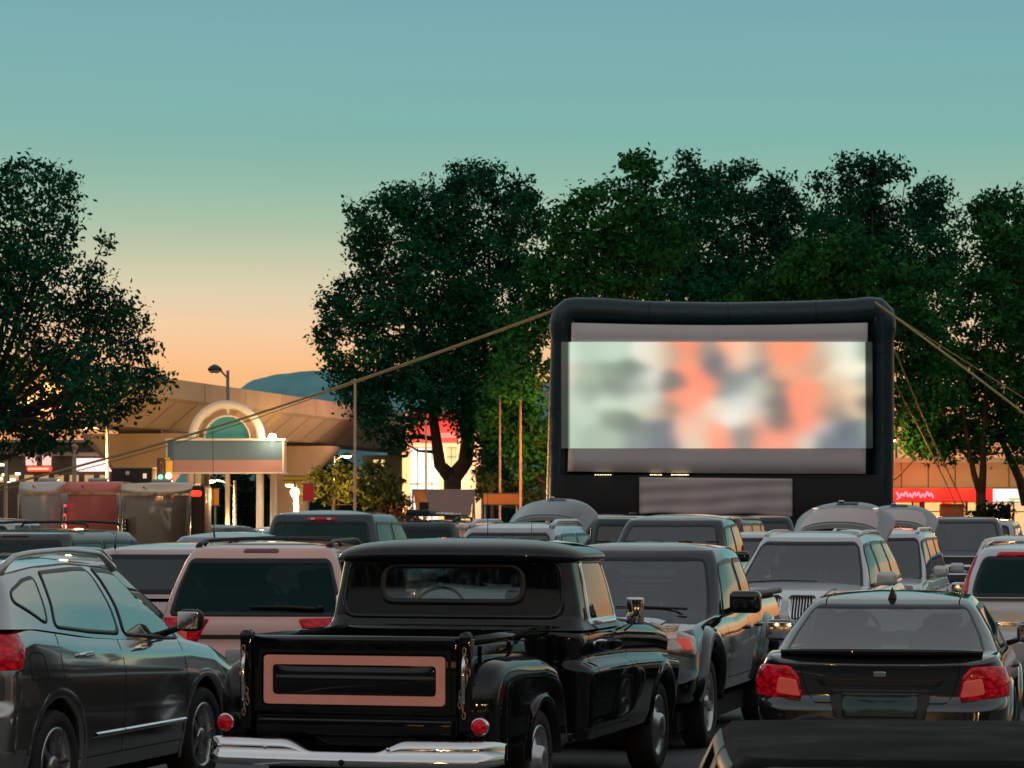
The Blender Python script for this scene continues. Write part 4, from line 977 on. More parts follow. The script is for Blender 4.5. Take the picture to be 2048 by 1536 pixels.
        # crown surface from the bed side out to the shoulder, then the flat flank with the wheel opening
        rowsx = [(.745,0.),(.78,-.002),(.815,-.005),(.85,-.011),(.88,-.021),(.905,-.036),(.925,-.058),(.938,-.088),(.944,-.125)]
        for (x, dn) in rowsx:
            row = []
            for (y, z) in pr_:
                v = Vector((cen[0]-y, 0, cen[1]-z)); L_ = v.length; v = v/L_ if L_ else v
                row.append((sx*x, y-v.x*dn, z-v.z*dn))
            G_.append(row)
        outer = G_[-1]
        arch = []
        rr = .385
        for i in range(45):
            a = math.pi*(1-i/44)       # rear to front
            y = yw2-rr*math.cos(math.pi*i/44)*1.0; z = .36+rr*math.sin(math.pi*i/44)*1.0
            arch.append((y, z))
        for s_ in (.25,.5,.75,.93):
            G_.append([(sx*.944, outer[i][1]*(1-s_)+arch[i][0]*s_, outer[i][2]*(1-s_)+arch[i][1]*s_) for i in range(45)])
        for (o, xx) in ((-.045,.946),(-.02,.952),(0.,.954),(.010,.948),(.012,.86)):
            G_.append([(sx*xx, yw2+(arch[i][0]-yw2)*(1-o/rr), .36+(arch[i][1]-.36)*(1-o/rr)) for i in range(45)])
        MB().grid(G_).build('rear_wing', BK, r)
        # inner liner
        MB().grid([[(sx*x, yw2-(rr+.02)*math.cos(math.pi*i/20), .36+(rr+.02)*math.sin(math.pi*i/20)) for i in range(21)] for x in (.92,.56)]).build('wing_liner', WELL, r)
        MB().box(min(sx*.76,sx*1.0), max(sx*.76,sx*.94), 1.86, 2.06, .40, .47, .015).build('side_step', BK, r)
        # round rear lamps on short brackets
        M = Matrix.Rotation(R(90), 4, 'X'); M.translation = (sx*.855, -.10, .645)
        MB().lathe([(.056,-.10),(.060,-.005),(.056,.006)], 24, M).build('lamp_housing', CHR, r)
        l = MB().lathe([(.052,.004),(.050,.018),(.036,.03),(.016,.036),(.001,.037)], 24, M).build('taillight', REDL, r)
        make_wheel(r, sx*.81, yw2, wr-.02, .21, 'steel', .03); make_wheel(r, sx*.90, yw, wr-.01, .21, 'steel', .03)
        # mirror on a bent arm
        if sx > 0 or True:
            mm = MB().rbox((sx*1.12, 3.08, 1.28), (.135,.035,.20), .017)
            mm.tube([(sx*.98,3.05,1.14),(sx*1.09,3.08,1.20),(sx*1.12,3.10,1.20),(sx*1.12,3.10,1.26)], .009, 6).tube([(sx*1.0,3.25,1.13),(sx*1.1,3.14,1.19),(sx*1.12,3.10,1.20)], .008, 6)
            m_ = mm.build('mirror', CHR, r); MB().rbox((sx*1.12, 3.058, 1.28), (.115,.01,.178), .005).build('mirror_glass', pmat('mirror', (.8,.8,.8), .02, 1), m_)
        # door handle, door gaps, trim line along the crease
        MB().tube([(sx*.985,2.38,1.085),(sx*1.03,2.40,1.09),(sx*1.035,2.52,1.085)], .012, 8).lathe([(.02,0),(.018,.02),(.001,.022)], 10, Matrix.Translation((sx*.98,2.36,1.07)) @ Matrix.Rotation(R(90*sx), 4, 'Y')).build('door_handle', CHR, r)
    gp = MB()
    for fl in (False, True):
        for yd in (2.34,3.30,3.46):
            P = roundpoly(bw.poly([('R',yd,.46),('R',yd,.7),('R',yd,.9),('R',yd,1.17)], True, fl), .02, 3, False, .03)
            bw.band(P, [(.004,.002),(-.004,.002)], 'g', GAP, None, False, gp)
        P = np.array(bw.poly([('R',y,.47) for y in np.linspace(2.34,3.28,12)], True, fl)); bw.band(P, [(.003,.002),(-.003,.002)], 'g', GAP, None, False, gp)
    gp.build('door_seam', GAP, r)
    # chrome rear bumper: dips in the middle, wraps at the ends
    G_ = []; xs = np.linspace(-1, 1, 81)
    def dip(x):
        a = abs(x)*1.0; return 1 if a > .42 else (0 if a < .20 else .5-.5*math.cos((a-.20)/.22*math.pi))
    for (o, zt_, zb2) in [(.03,1,0),(.0,1,0),(-.028,.93,.0),(-.036,.7,.0),(-.036,.42,0),(-.050,.36,0),(-.05,.1,0),(-.03,0,0),(.02,0,0)]:
        row = []
        for x in xs:
            X = x*.995; wrap = max(0, abs(X)-.85)/.145; y = -.24+.10*X*X+.17*wrap**2.2
            z1 = .485+.075*dip(x)-.03*wrap**3; z0 = .385+.02*wrap
            zz = z0+.165*zt_ if zt_ < .5 else z0+.0825+(z1-z0-.0825)*(zt_-.5)/.5
            row.append((X, y+o, zz))
        G_.append(row)
    bp = MB().grid(G_).build('rear_bumper', CHR, r)
    bo = MB()
    for x in (-.86,-.53,.30,.60):
        X = x; y = -.24+.10*X*X-.036; M = Matrix.Rotation(R(90), 4, 'X'); M.translation = (x, y, .505)
        bo.lathe([(.014,.0),(.013,.006),(.008,.011),(.001,.013)], 12, M)
    bo.build('bumper_bolts', CHR, bp)
    MB().box(-.55,.55,-.20,.4,.40,.46).box(-.3,.3,-.12,2.2,.28,.45).tube([(-.15,-.20,.42),(0,-.24,.40),(.0,-.30,.42)], .02, 8).build('chassis', WELL, r)
    MB().tube([(.42,.2,.33),(.42,-.12,.32)], .028, 10).build('exhaust_pipe', pmat('rusty steel', (.16,.10,.07), .5, .7), r)
    # front end, seen only in reflection and from aside
    for sx in (-1, 1):
        M = Matrix.Rotation(R(-90), 4, 'X'); M.translation = (sx*.72, 5.20, .86)
        MB().lathe([(.10,-.02),(.105,.01),(.09,.03),(.05,.045),(.001,.05)], 20, M).build('headlight', CLRL, r)
    MB().box(-.55,.55,5.23,5.265,.78,.96,.01).build('grille', CHR, r)
    MB().rbox((0,5.33,.52), (1.84,.10,.15), .04).build('front_bumper', CHR, r)
    # cab inside
    MB().box(-.8,.8,2.12,3.4,1.14,1.16).build('interior', SEAT, r)
    MB().rbox((0,2.42,1.17), (1.35,.16,.28), .06).build('bench_seat', SEAT, r)
    MB().tube([Vector((-.36+.2*math.cos(a), 3.0+.1*math.sin(a), 1.27+.17*math.sin(a))) for a in np.linspace(0, 2*math.pi, 22)[:-1]], .012, 6, True).build('steering_wheel', SEAT, r)
    MB().rbox((.0,3.12,1.60), (.22,.03,.06), .02).build('rear_view_mirror', BLK, r)
    return r, bw, cw
stepside()
# ------------------------------------------------------------------ ground, mountain
def ground():
    m, nt, b = nmat('asphalt'); b.inputs['Roughness'].default_value = .85
    tc = nt.nodes.new('ShaderNodeTexCoord')
    n1 = nt.nodes.new('ShaderNodeTexNoise'); n1.inputs['Scale'].default_value = .25; n1.inputs['Detail'].default_value = 8
    n2 = nt.nodes.new('ShaderNodeTexNoise'); n2.inputs['Scale'].default_value = 60; n2.inputs['Detail'].default_value = 4
    for n in (n1, n2): nt.links.new(tc.outputs['Object'], n.inputs[0])
    mm = nt.nodes.new('ShaderNodeMath'); mm.operation = 'ADD'; nt.links.new(n1.outputs[0], mm.inputs[0]); nt.links.new(n2.outputs[0], mm.inputs[1])
    r = nt.nodes.new('ShaderNodeValToRGB'); r.color_ramp.elements[0].position = .3; r.color_ramp.elements[0].color = (.03,.03,.032,1); r.color_ramp.elements[1].position = 1.5/1.6; r.color_ramp.elements[1].color = (.10,.10,.10,1)
    nt.links.new(mm.outputs[0], r.inputs[0]); nt.links.new(r.outputs[0], b.inputs['Base Color'])
    bp = nt.nodes.new('ShaderNodeBump'); bp.inputs['Strength'].default_value = .4; bp.inputs['Distance'].default_value = .01; nt.links.new(n2.outputs[0], bp.inputs['Height']); nt.links.new(bp.outputs[0], b.inputs['Normal'])
    o = MB().add([(-2500,-300,0),(2500,-300,0),(2500,5500,0),(-2500,5500,0)], [(0,1,2,3)], True).build('ground', m); tag(o, kind='structure')
    mk = MB()
    for k in range(-4, 5):
        for y in (17, 33, 50, 66):
            x = k*2.9+.5; mk.add([(x-.05,y,.004),(x+.05,y,.004),(x+1.35,y+5,.004),(x+1.25,y+5,.004)], [(0,1,2,3)], True)
    o = mk.build('bay_markings', pmat('worn road paint', (.55,.53,.5), .7, noise=.35, nscale=9)); tag(o, kind='structure')
    o = MB().add([(-200,95,.004),(200,95,.004),(200,108,.004),(-200,108,.004)], [(0,1,2,3)], True).build('road', pmat('road surface', (.07,.068,.065), .55, noise=.3, nscale=.8)); tag(o, kind='structure')
    # mountain: ridge with an eroded flank
    G_ = []
    D = 4200; xs = np.linspace(460, 1500, 90)
    ridge = sfun([(440,830),(470,785),(500,762),(540,751),(600,743),(660,740),(760,742),(900,752),(1200,770),(1500,800)], .008)
    n0 = np.random.default_rng(3).normal(0, 1, 400)
    for k in np.linspace(0, 1, 24):
        row = []
        for i, x in enumerate(xs):
            h = (pz(float(ridge(x))+.5*math.sin(x*.11)+.3*math.sin(x*.37+1), D)+60)*(1-k)**1.3-60
            yy = D-k*1400+20*math.sin(i*.5+k*4)*k
            row.append(((x-1024)/FPX*D, yy, h+18*math.sin(i*.9)*k*(1-k)*4))
        G_.append(row)
    o = MB().grid(G_).build('mountain', pmat('hazy forested slope', (.13,.34,.35), .95, noise=.16, nscale=.012)); tag(o, kind='structure')  # distance haze put into the slope's teal colour
ground()

# ------------------------------------------------------------------ trees
def leafmat(name, c0, c1, sc=.35):
    m, nt, b = nmat(name); b.inputs['Roughness'].default_value = .7; b.inputs['Specular IOR Level'].default_value = .08
    tc = nt.nodes.new('ShaderNodeTexCoord'); n = nt.nodes.new('ShaderNodeTexNoise'); n.inputs['Scale'].default_value = sc*3; n.inputs['Detail'].default_value = 5
    nt.links.new(tc.outputs['Object'], n.inputs[0])
    r = nt.nodes.new('ShaderNodeValToRGB'); r.color_ramp.elements[0].position = .35; r.color_ramp.elements[0].color = (*c0,1); r.color_ramp.elements[1].position = .68; r.color_ramp.elements[1].color = (*c1,1)
    nt.links.new(n.outputs[0], r.inputs[0]); nt.links.new(r.outputs[0], b.inputs['Base Color'])
    return m
LM1 = leafmat('maple leaves', (.003,.058,.034), (.014,.13,.048))
LM2 = leafmat('plane leaves', (.009,.082,.026), (.034,.17,.034))
LM3 = leafmat('oak leaves', (.006,.065,.040), (.018,.14,.052))
LM4 = leafmat('young leaves', (.06,.08,.02), (.14,.16,.04))
LM5 = leafmat('conifer needles', (.006,.02,.014), (.014,.035,.022))
BARK = pmat('bark', (.085,.055,.035), .9, noise=.4, nscale=5, bump=.6)
def leaf_mesh(cen, size, seed):
    r = np.random.default_rng(seed); n = len(cen)
    a = r.normal(size=(n,3)); a /= np.linalg.norm(a, axis=1, keepdims=True)
    b = r.normal(size=(n,3)); b -= a*(a*b).sum(1, keepdims=True); b /= np.linalg.norm(b, axis=1, keepdims=True)
    L = size*r.uniform(.6, 1.3, (n,1)); Wd = L*r.uniform(.38, .62, (n,1))
    c = np.cross(a, b)*L*.12
    V = np.stack([cen-a*L, cen-b*Wd+c, cen+a*L*1.05, cen+b*Wd+c], 1).reshape(-1,3)
    me = bpy.data.meshes.new('crown'); me.vertices.add(4*n); me.vertices.foreach_set('co', V.ravel())
    me.loops.add(4*n); me.loops.foreach_set('vertex_index', np.arange(4*n, dtype=np.int32))
    me.polygons.add(n); me.polygons.foreach_set('loop_start', np.arange(0, 4*n, 4, dtype=np.int32))
    me.update(calc_edges=True); return me
def tree(name, label, D, lobes, trunk, mat, dens=1., leaf=.10, depth=2.6, seed=1, group=None, limbs=(), br=.22, sprig=.34, per=24, cat='tree'):
    """lobes and trunk points are given as (row/column at distance D, radius) and turned into metres here"""
    r = np.random.default_rng(seed); s = FPX/D
    bx, by, tr = trunk[0]
    X0 = px(bx, D); root = empty(name, (X0, D, 0)); tag(root, label, cat, group)
    cs = []; LB = []
    for (x, y, rad) in lobes:
        R0 = rad/s; c = np.array([px(x, D)-X0, r.uniform(-1, 1)*min(depth, R0*1.6), pz(y, D)]); LB.append((c, R0))
        n = max(3, int(dens*57*R0*R0))
        d = r.normal(size=(n,3)); d /= np.linalg.norm(d, axis=1, keepdims=True)
        u = r.uniform(0, 1, (n,1)); rr = R0*(.28+.72*u**.55+.30*np.maximum(0, u-.86)/.14)
        sc = c+d*rr*np.array([1, 1.0, .95])
        for q in sc:
            k = per+r.integers(-4, 5); sp = sprig*r.uniform(.6, 1.25)
            cs.append(q+r.normal(size=(k,3))*sp*np.array([.55,.55,.42]))
    cen = np.concatenate(cs); cen = cen[cen[:,2] > .3]
    o = bpy.data.objects.new('crown', leaf_mesh(cen, leaf, seed+5)); o.data.materials.append(mat); link(o, root)
    mb = MB()
    P = [(px(a, D)-X0, 0, max(0, pz(b, D)) if i else 0) for i, (a, b, c) in enumerate(trunk)]
    mb.tube(P, [c/s for a, b, c in trunk], 10)
    for lb in limbs: mb.tube([(px(a, D)-X0, dy, pz(b, D)) for a, b, c, dy in lb], [c/s for a, b, c, dy in lb], 8)
    nodes = [Vector(p) for p in P[1:]]
    for lb in limbs:
        w = [Vector((px(a, D)-X0, dy, pz(b, D))) for a, b, c, dy in lb]
        for i in range(1, len(w)): nodes += [w[i], (w[i]+w[i-1])/2]
    for i in range(1, len(P)-1 if len(P) > 2 else 1): nodes.append((Vector(P[i])+Vector(P[i+1]))/2)
    for (c, R0) in LB:
        e = Vector(c); k = min(nodes, key=lambda q: (q-e).length+(2.5*max(0, q.z-e.z+.3)))
        m = (k+e)/2+Vector((r.uniform(-.3,.3), r.uniform(-.3,.3), -.12*(e-k).length))
        mb.tube([k, m, e], [br*.32, br*.18, br*.06], 5)
        for q in range(3):
            f = e+Vector(r.normal(size=3)*R0*.5); mb.tube([e, (e+f)/2, f], [br*.07, br*.05, br*.02], 4)
    mb.build('trunk', BARK, root)
    return root
tree('broadleaf_tree', 'big round-crowned tree with forked trunk standing alone left of the screen', 100,
     [(950,395,62),(1035,430,60),(1040,385,32),(1080,450,28),(860,440,72),(770,450,62),(725,500,42),(980,510,85),(870,560,95),(765,555,75),(715,425,24),(800,395,34),(930,355,30),(975,350,26),(690,640,48),(660,610,24),(650,660,24),
      (790,660,85),(900,680,95),(1000,620,80),(672,725,34),(650,690,20),(750,750,72),(860,775,85),(960,770,85),(710,790,36),(750,830,46),(830,838,22),(960,850,52),(1020,800,62),(1050,540,52),(800,880,30),(990,900,42),(1005,690,70),(880,470,60),(920,620,70), (690,575,28)],
     [(906,1160,17),(905,1000,17),(905,950,18)], LM1, dens=1.25, seed=11, leaf=.092,
     limbs=[[(903,955,17,0),(880,930,13,-.2),(873,880,11,-.3),(862,800,9,-.2),(850,700,6,0)], [(907,955,18,0),(930,925,16,.2),(936,880,15,.3),(930,800,11,.2),(950,680,7,0)], [(936,880,8,.3),(965,800,6,.6),(1000,700,4,.8)]])
tree('broadleaf_tree', 'dark oak-like tree spreading in from the left edge above the cargo trailers', 78,
     [(18,345,42),(68,340,30),(105,395,48),(30,430,75),(135,450,36),(105,520,70),(30,560,95),(170,560,48),(195,625,50),(235,600,28),(262,640,28),(105,660,105),(245,690,44),(195,760,85),(285,700,24),(60,785,112),(262,770,56),(155,822,50),(232,822,30),(300,760,30),(55,865,50),(125,868,36),(-50,600,150),(-70,780,130),(-60,430,90),(205,480,20),(150,400,18),(285,640,18)],
     [(-70,1174,30),(-60,1000,26),(-40,850,20)], LM3, dens=1.1, seed=21, leaf=.078)
GT = 'trees standing behind the inflatable screen'
tree('broadleaf_tree', 'leafy tree leaning over the left shoulder of the inflatable screen', 93,
     [(1180,500,85),(1120,590,72),(1055,660,52),(1040,750,60),(1055,850,58),(1150,425,40),(1230,420,60),(1278,350,40),(1268,320,18),(1200,560,105),(1300,480,80),(1090,900,50),(1020,720,36),(1190,390,30),(1130,480,30),(1290,420,46),(1090,540,34),(985,845,32),(1012,795,38),(1022,872,34),(1050,915,36)],
     [(1110,1154,14),(1112,980,13),(1140,800,11)], LM2, dens=1.15, seed=31, group=GT)
tree('broadleaf_tree', 'narrow treetop just right of the leafy one, rising behind the screen', 104,
     [(1380,345,36),(1350,370,24),(1410,375,26),(1380,430,62),(1340,500,80),(1410,540,95),(1300,580,80),(1390,620,80)],
     [(1380,1140,14),(1385,900,12),(1380,700,9)], LM1, dens=1.1, seed=32, group=GT)
tree('broadleaf_tree', 'twin-peaked dark tree above the middle of the screen', 108,
     [(1455,355,30),(1485,345,26),(1430,385,28),(1480,430,66),(1562,372,34),(1540,405,34),(1595,400,26),(1580,460,58),(1520,530,100),(1470,600,90),(1590,590,80)],
     [(1520,1140,14),(1520,900,12),(1515,700,9)], LM1, dens=1.05, seed=33, group=GT)
tree('broadleaf_tree', 'tall airy tree with open top above the right half of the screen', 106,
     [(1695,335,30),(1740,335,34),(1785,350,28),(1650,370,26),(1720,390,50),(1812,350,14),(1700,450,75),(1650,500,80),(1780,450,70),(1862,395,42),(1835,420,34),(1885,450,50),(1850,530,80),(1750,560,95),(1895,540,50)],
     [(1760,1140,14),(1755,900,12),(1750,700,9)], LM1, dens=.98, seed=34, group=GT)
tree('broadleaf_tree', 'brighter green bushy tree lower behind the right half of the screen', 92,
     [(1640,545,72),(1560,585,64),(1700,520,60),(1745,570,80),(1650,620,90),(1840,600,80),(1820,690,80),(1860,770,70),(1790,640,60),(1825,858,40),(1812,800,42),(1848,900,24),(1500,610,50),(1600,520,34)],
     [(1725,1150,13),(1725,980,11),(1735,800,9)], LM2, dens=1.25, seed=35, group=GT)
tree('broadleaf_tree', 'wide tree with forked trunk in front of the shop, at the right edge', 98,
     [(1985,405,30),(1960,430,30),(2035,410,36),(1990,490,62),(2045,560,95),(1955,620,85),(2050,720,105),(1930,740,90),(1870,830,62),(1980,850,70),(2050,880,50),(1900,880,40),(2080,480,70),(2120,600,120),(1960,900,28),(2100,800,100),(1830,800,34)],
     [(1962,1150,11),(1962,1030,11),(1961,985,10)], LM2, dens=1.2, seed=36, group=GT, br=.16,
     limbs=[[(1961,990,8,0),(1948,950,6,0),(1940,900,5,.2),(1930,820,4,.3)], [(1962,990,9,0),(1966,940,7,0),(1966,880,6,0),(1975,780,5,0)], [(2062,1010,10,1),(2050,960,9,1),(2030,915,8,1),(2000,860,5,.6)]])
GS = 'small trees lit by lamps under the viaduct'
tree('young_tree', 'small lamplit tree just right of the gateway sign', 122, [(640,965,26),(665,985,24),(690,955,26),(715,975,26),(618,985,18),(740,990,22)], [(668,1130,4),(668,1010,4),(672,980,3)], LM4, dens=1.6, seed=41, leaf=.11, group=GS, br=.08)
tree('young_tree', 'small lamplit tree between two flagpoles', 128, [(750,945,24),(775,970,26),(790,1000,22),(735,975,20),(760,1000,20)], [(762,1125,4),(762,1010,4),(762,970,3)], LM4, dens=1.6, seed=42, leaf=.11, group=GS, br=.08)
tree('young_tree', 'small lamplit tree between the billboard and the screen', 125, [(975,950,24),(990,980,24),(965,985,20),(1020,990,20),(1060,970,22),(1070,1000,20)], [(985,1125,4),(985,1010,4),(985,970,3)], LM4, dens=1.4, seed=43, leaf=.11, group=GS, br=.08)
GD = 'dark trees far behind the viaduct'
for i, (x, y, D, w, h) in enumerate([(650,905,190,34,100),(690,925,185,30,90),(480,950,170,40,70),(530,945,175,36,80),(430,960,172,30,60),(870,950,180,40,80),(600,925,195,22,80),(1010,950,190,40,70),(30,950,150,60,60)]):
    lb = ['dark conifer poking up right of the gateway sign','dark conifer beside the second flagpole','dark round tree seen between the gateway legs','dark tree behind the right gateway leg','dark low tree behind the left gateway leg','dark tree behind the lit shop front','small dark conifer touching the gateway sign','dark tree behind the small orange hoarding','dark bush behind the left end of the cargo trailers'][i]
    tree('conifer' if 'conifer' in lb else 'tree', lb, D, [(x, y+h*k, w*(.35+.65*k)) for k in np.linspace(0, 1, 5)]+[(x+w*.5, y+h*.8, w*.6), (x-w*.5, y+h*.85, w*.6)], [(x, 1025+12000/D,4),(x, y+h*.6,3),(x,y+20,2)], LM5, dens=1.0, seed=60+i, leaf=.22, group=GD, per=10, sprig=.5, br=.1)
# shrubs by the shops
tree('bush', 'dark bush under the forked tree in front of the shop windows', 96, [(1985,1028,16),(2005,1030,15),(1965,1032,14)], [(1985,1145,3),(1985,1040,2)], LM5, dens=3, seed=81, leaf=.09, cat='bush', br=.05)
tree('bush', 'orange-lit bush right of the teal pickup', 84, [(795,1042,18),(812,1050,16),(825,1045,14)], [(808,1160,3),(808,1060,2)], leafmat('orange-lit leaves', (.16,.05,.012), (.30,.10,.02)), dens=3, seed=82, leaf=.08, cat='bush', br=.05)  # orange lamplight put into the leaf colour
# unseen woodland added behind the camera, kept tall to darken the paint's reflections
r_ = np.random.default_rng(5); cs = []
for x in np.arange(-70, 71, 3.2):
    h = r_.uniform(11, 17.0)
    for k in range(90): cs.append(np.array([x, -34+r_.uniform(-2,2), 0])+r_.normal(size=(14,3))*.5+np.array([r_.uniform(-2,2), 0, r_.uniform(.3, h)]))
o = bpy.data.objects.new('added_woods', leaf_mesh(np.concatenate(cs), .34, 9)); o.data.materials.append(LM5); link(o); tag(o, kind='stuff')

# ------------------------------------------------------------------ inflatable screen
def screen():
    D = 84.; r = empty('inflatable_screen', (px(1446, D), D, 0)); tag(r, 'huge inflatable outdoor cinema screen showing a blurred pink and grey picture', 'cinema screen')
    X0 = px(1446, D)
    def Q(x, y, dy=0.): return (px(x, D)-X0, dy, pz(y, D))
    VIN = pmat('black vinyl', (.008,.030,.040), .30, bump=.12, nscale=3, nrough=.08)
    def smooth(pts, n=70):
        p = np.array(pts, float); d = np.concatenate([[0], np.cumsum(np.linalg.norm(np.diff(p, axis=0), axis=1))])
        q = np.linspace(0, d[-1], n); out = np.stack([np.interp(q, d, p[:,i]) for i in range(3)], 1)
        k = np.array([1,2,1])/4.
        for i in range(3): out[:,i] = np.convolve(np.pad(out[:,i], 1, 'edge'), k, 'valid')
        return [tuple(v) for v in out]
    path = smooth([Q(1112,1168),Q(1115,1045),Q(1120,850),Q(1127,628),Q(1131,621),Q(1200,622),Q(1300,629),Q(1450,632),Q(1600,629),Q(1700,625),Q(1762,618),Q(1766,626),Q(1765,850),Q(1762,1045),Q(1760,1168)], 110)
    rad = []
    for i, p in enumerate(path):
        zt_ = p[2]-pz(660, D); rad.append(.33 if zt_ < 0 else .385)
    MB().tube(path, rad, 20).build('air_frame', VIN, r)
    # corner gussets, seams and back struts
    sm = MB()
    for k in (8, 22, 30, 45, 55, 66, 80, 90, 100):
        p = Vector(path[k]); t = (Vector(path[k+1])-Vector(path[k-1])).normalized(); u = Vector((0,1,0)); w = t.cross(u)
        sm.tube([p+(u*math.cos(a)+w*math.sin(a))*(rad[k]+.004) for a in np.linspace(0, 2*math.pi, 25)[:-1]], .012, 4, True)
    sm.build('air_frame_seams', RUB, r)
    for sx, xx in ((-1,1125),(1,1762)):
        MB().tube([Q(xx,700,.2), Q(xx-sx*10,1020,4.2), Q(xx-sx*12,1150,4.6)], .26, 14).build('back_strut', VIN, r)
    BACK = pmat('black backing cloth', (.012,.010,.009), .8, bump=.2, nscale=2)
    back = MB().grid([[Q(a+(b-a)*k, y, -.02+.04*math.sin(k*9)) for k in np.linspace(0, 1, 30)] for y, a, b in ((640,1132,1762),(850,1125,1762),(1168,1118,1756))]).build('backing_cloth', BACK, r, thick=.02)
    # white cloth, laced into the frame, a little hollow at its top edge
    CL = pmat('white screen cloth', (.70,.63,.63), .8, noise=.04, nscale=1.2)
    G_ = []
    for v in np.linspace(0, 1, 12):
        row = []
        for u in np.linspace(0, 1, 40):
            xl, xr = 1143+(1135-1143)*v, 1733+(1727-1733)*v; yt = 647+5*math.sin(math.pi*u); yb = 943+5*u+1.5*math.sin(math.pi*u)
            row.append(Q(xl+(xr-xl)*u, yt+(yb-yt)*v, -.42))
        G_.append(row)
    cl = MB().grid(G_).build('screen_cloth', CL, r, thick=.01)
    # the film picture thrown on the cloth and a little past its sides
    blobs = [(180,380,200,220,200),(180,500,215,200,185),(300,370,175,195,175),(430,380,185,205,185),(300,500,160,175,152),(430,490,136,150,130),(540,480,110,125,112),(300,590,140,155,138),(450,590,120,132,118),(560,560,150,160,148),(230,620,190,205,185),(420,640,205,220,200),(560,640,200,212,192),(300,720,185,200,180),(430,730,135,148,130),(510,760,110,122,112),(200,800,175,195,172),(320,820,160,178,155),(430,830,165,180,160),(560,840,130,140,135),
             (620,400,225,225,210),(620,520,222,222,208),(620,640,205,205,190),(640,700,200,190,165),(680,400,225,200,170),(740,400,170,150,130),(740,540,120,112,105),(720,680,150,125,105),(690,780,105,105,115),(700,840,110,112,120),(640,800,120,130,125),
             (820,370,250,140,105),(830,440,252,148,112),(880,520,255,140,108),(930,560,250,145,115),(800,620,250,150,120),(860,640,252,150,120),(830,730,240,165,140),(800,800,245,190,165),(880,760,225,190,165),(870,850,215,195,170),(970,800,250,160,128),(1000,850,252,150,120),(960,680,230,205,180),
             (920,390,150,135,125),(975,430,92,98,106),(980,490,110,110,112),(1060,370,252,160,125),(1070,450,240,180,150),(1120,370,250,215,180),(1130,420,225,205,180),(1190,380,150,135,122),(1190,470,120,122,120),(1070,520,125,130,128),(1040,580,130,138,134),(1120,560,140,145,138),(1180,560,190,200,188),(1080,640,205,208,198),(1070,740,235,232,218),(1110,700,225,222,208),(1150,620,215,218,205),(1210,600,190,180,160),(1270,560,130,115,100),(1270,640,110,102,100),(1290,720,112,102,100),(1310,770,140,110,100),(1200,700,205,190,170),(1130,800,130,125,120),(1110,840,140,138,132),(1190,760,225,165,140),(1220,830,250,140,112),
             (1260,370,240,150,112),(1330,400,250,145,108),(1430,380,250,145,108),(1300,480,232,160,125),(1380,500,230,155,120),(1480,450,205,158,128),(1520,400,195,165,138),(1560,380,200,190,165),(1400,600,252,142,110),(1480,600,250,142,110),(1520,650,240,150,120),(1420,700,252,142,112),(1490,740,250,145,115),(1400,790,250,142,112),(1320,840,250,150,120),(1270,860,225,160,138),(1440,840,205,195,180),(1540,780,200,195,185),(1560,700,150,130,110),(1560,600,195,160,130),(1600,520,215,190,160),
             (1620,380,225,222,205),(1680,380,228,232,215),(1690,480,245,238,215),(1640,450,235,225,200),(1700,590,245,215,180),(1640,600,225,190,155),(1600,650,170,145,125),(1690,680,240,205,170),(1620,720,130,122,118),(1600,800,98,104,116),(1660,800,92,98,110),(1720,800,100,108,118),(1560,850,110,116,124),(1720,860,110,120,126),(1765,380,120,140,118),(1765,540,150,160,140),(1765,650,70,80,74),(1765,800,150,170,148)]
    bl = np.array(blobs, float); NX, NY = 200, 68
    U, V_ = np.meshgrid(np.linspace(163, 1790, NX), np.linspace(330, 886, NY))
    d2 = ((U[...,None]-bl[:,0])**2/(2*50.**2)+(V_[...,None]-bl[:,1])**2/(2*34.**2))
    w = np.exp(-d2)+1e-9; srgb = (w[...,None]*bl[:,2:]).sum(2)/w.sum(2)[...,None]
    srgb = 134+(srgb-134)*.99+15
    # upper and lower edges glow, right and left slivers fall on black vinyl
    side = np.clip(((U-200)/10), 0, 1)*np.clip(((1757-U)/6), 0, 1)
    srgb = np.clip(srgb, 0, 255)/255; L_ = np.where(srgb <= .04045, srgb/12.92, ((srgb+.055)/1.055)**2.4)*(.10+.90*side[...,None])
    vs = [Q(1060+u/2.626, 560+v/2.626, -.46) for u, v in zip(U.ravel(), V_.ravel())]
    me = bpy.data.meshes.new('projected_picture'); me.from_pydata(vs, [], [(i*NX+j, i*NX+j+1, (i+1)*NX+j+1, (i+1)*NX+j) for i in range(NY-1) for j in range(NX-1)])
    ca = me.color_attributes.new('film', 'FLOAT_COLOR', 'POINT'); col = np.ones((NX*NY, 4)); col[:,:3] = L_.reshape(-1,3); ca.data.foreach_set('color', col.ravel())
    m = bpy.data.materials.new('film light'); m.use_nodes = True; nt = m.node_tree
    for n in list(nt.nodes): nt.nodes.remove(n)
    oo = nt.nodes.new('ShaderNodeOutputMaterial'); e = nt.nodes.new('ShaderNodeEmission'); a = nt.nodes.new('ShaderNodeAttribute'); a.attribute_name = 'film'
    nt.links.new(a.outputs[0], e.inputs[0]); nt.links.new(e.outputs[0], oo.inputs[0]); e.inputs[1].default_value = 1.0
    me.materials.append(m); o = bpy.data.objects.new('projected_picture', me); link(o, r)
    # skirt banner below with creases
    G_ = []
    for v in np.linspace(0, 1, 16):
        G_.append([Q(1277+304*u, 955+3*u+(73-6*math.sin(u*11)*.4)*v, -.48+.03*math.sin(u*23+v*3)*v+.02*math.sin(v*17+u*5)) for u in np.linspace(0, 1, 40)])
    MB().grid(G_).build('white_banner', pmat('banner cloth', (.60,.50,.49), .8, noise=.08, nscale=1.5, bump=.3), r, thick=.006)
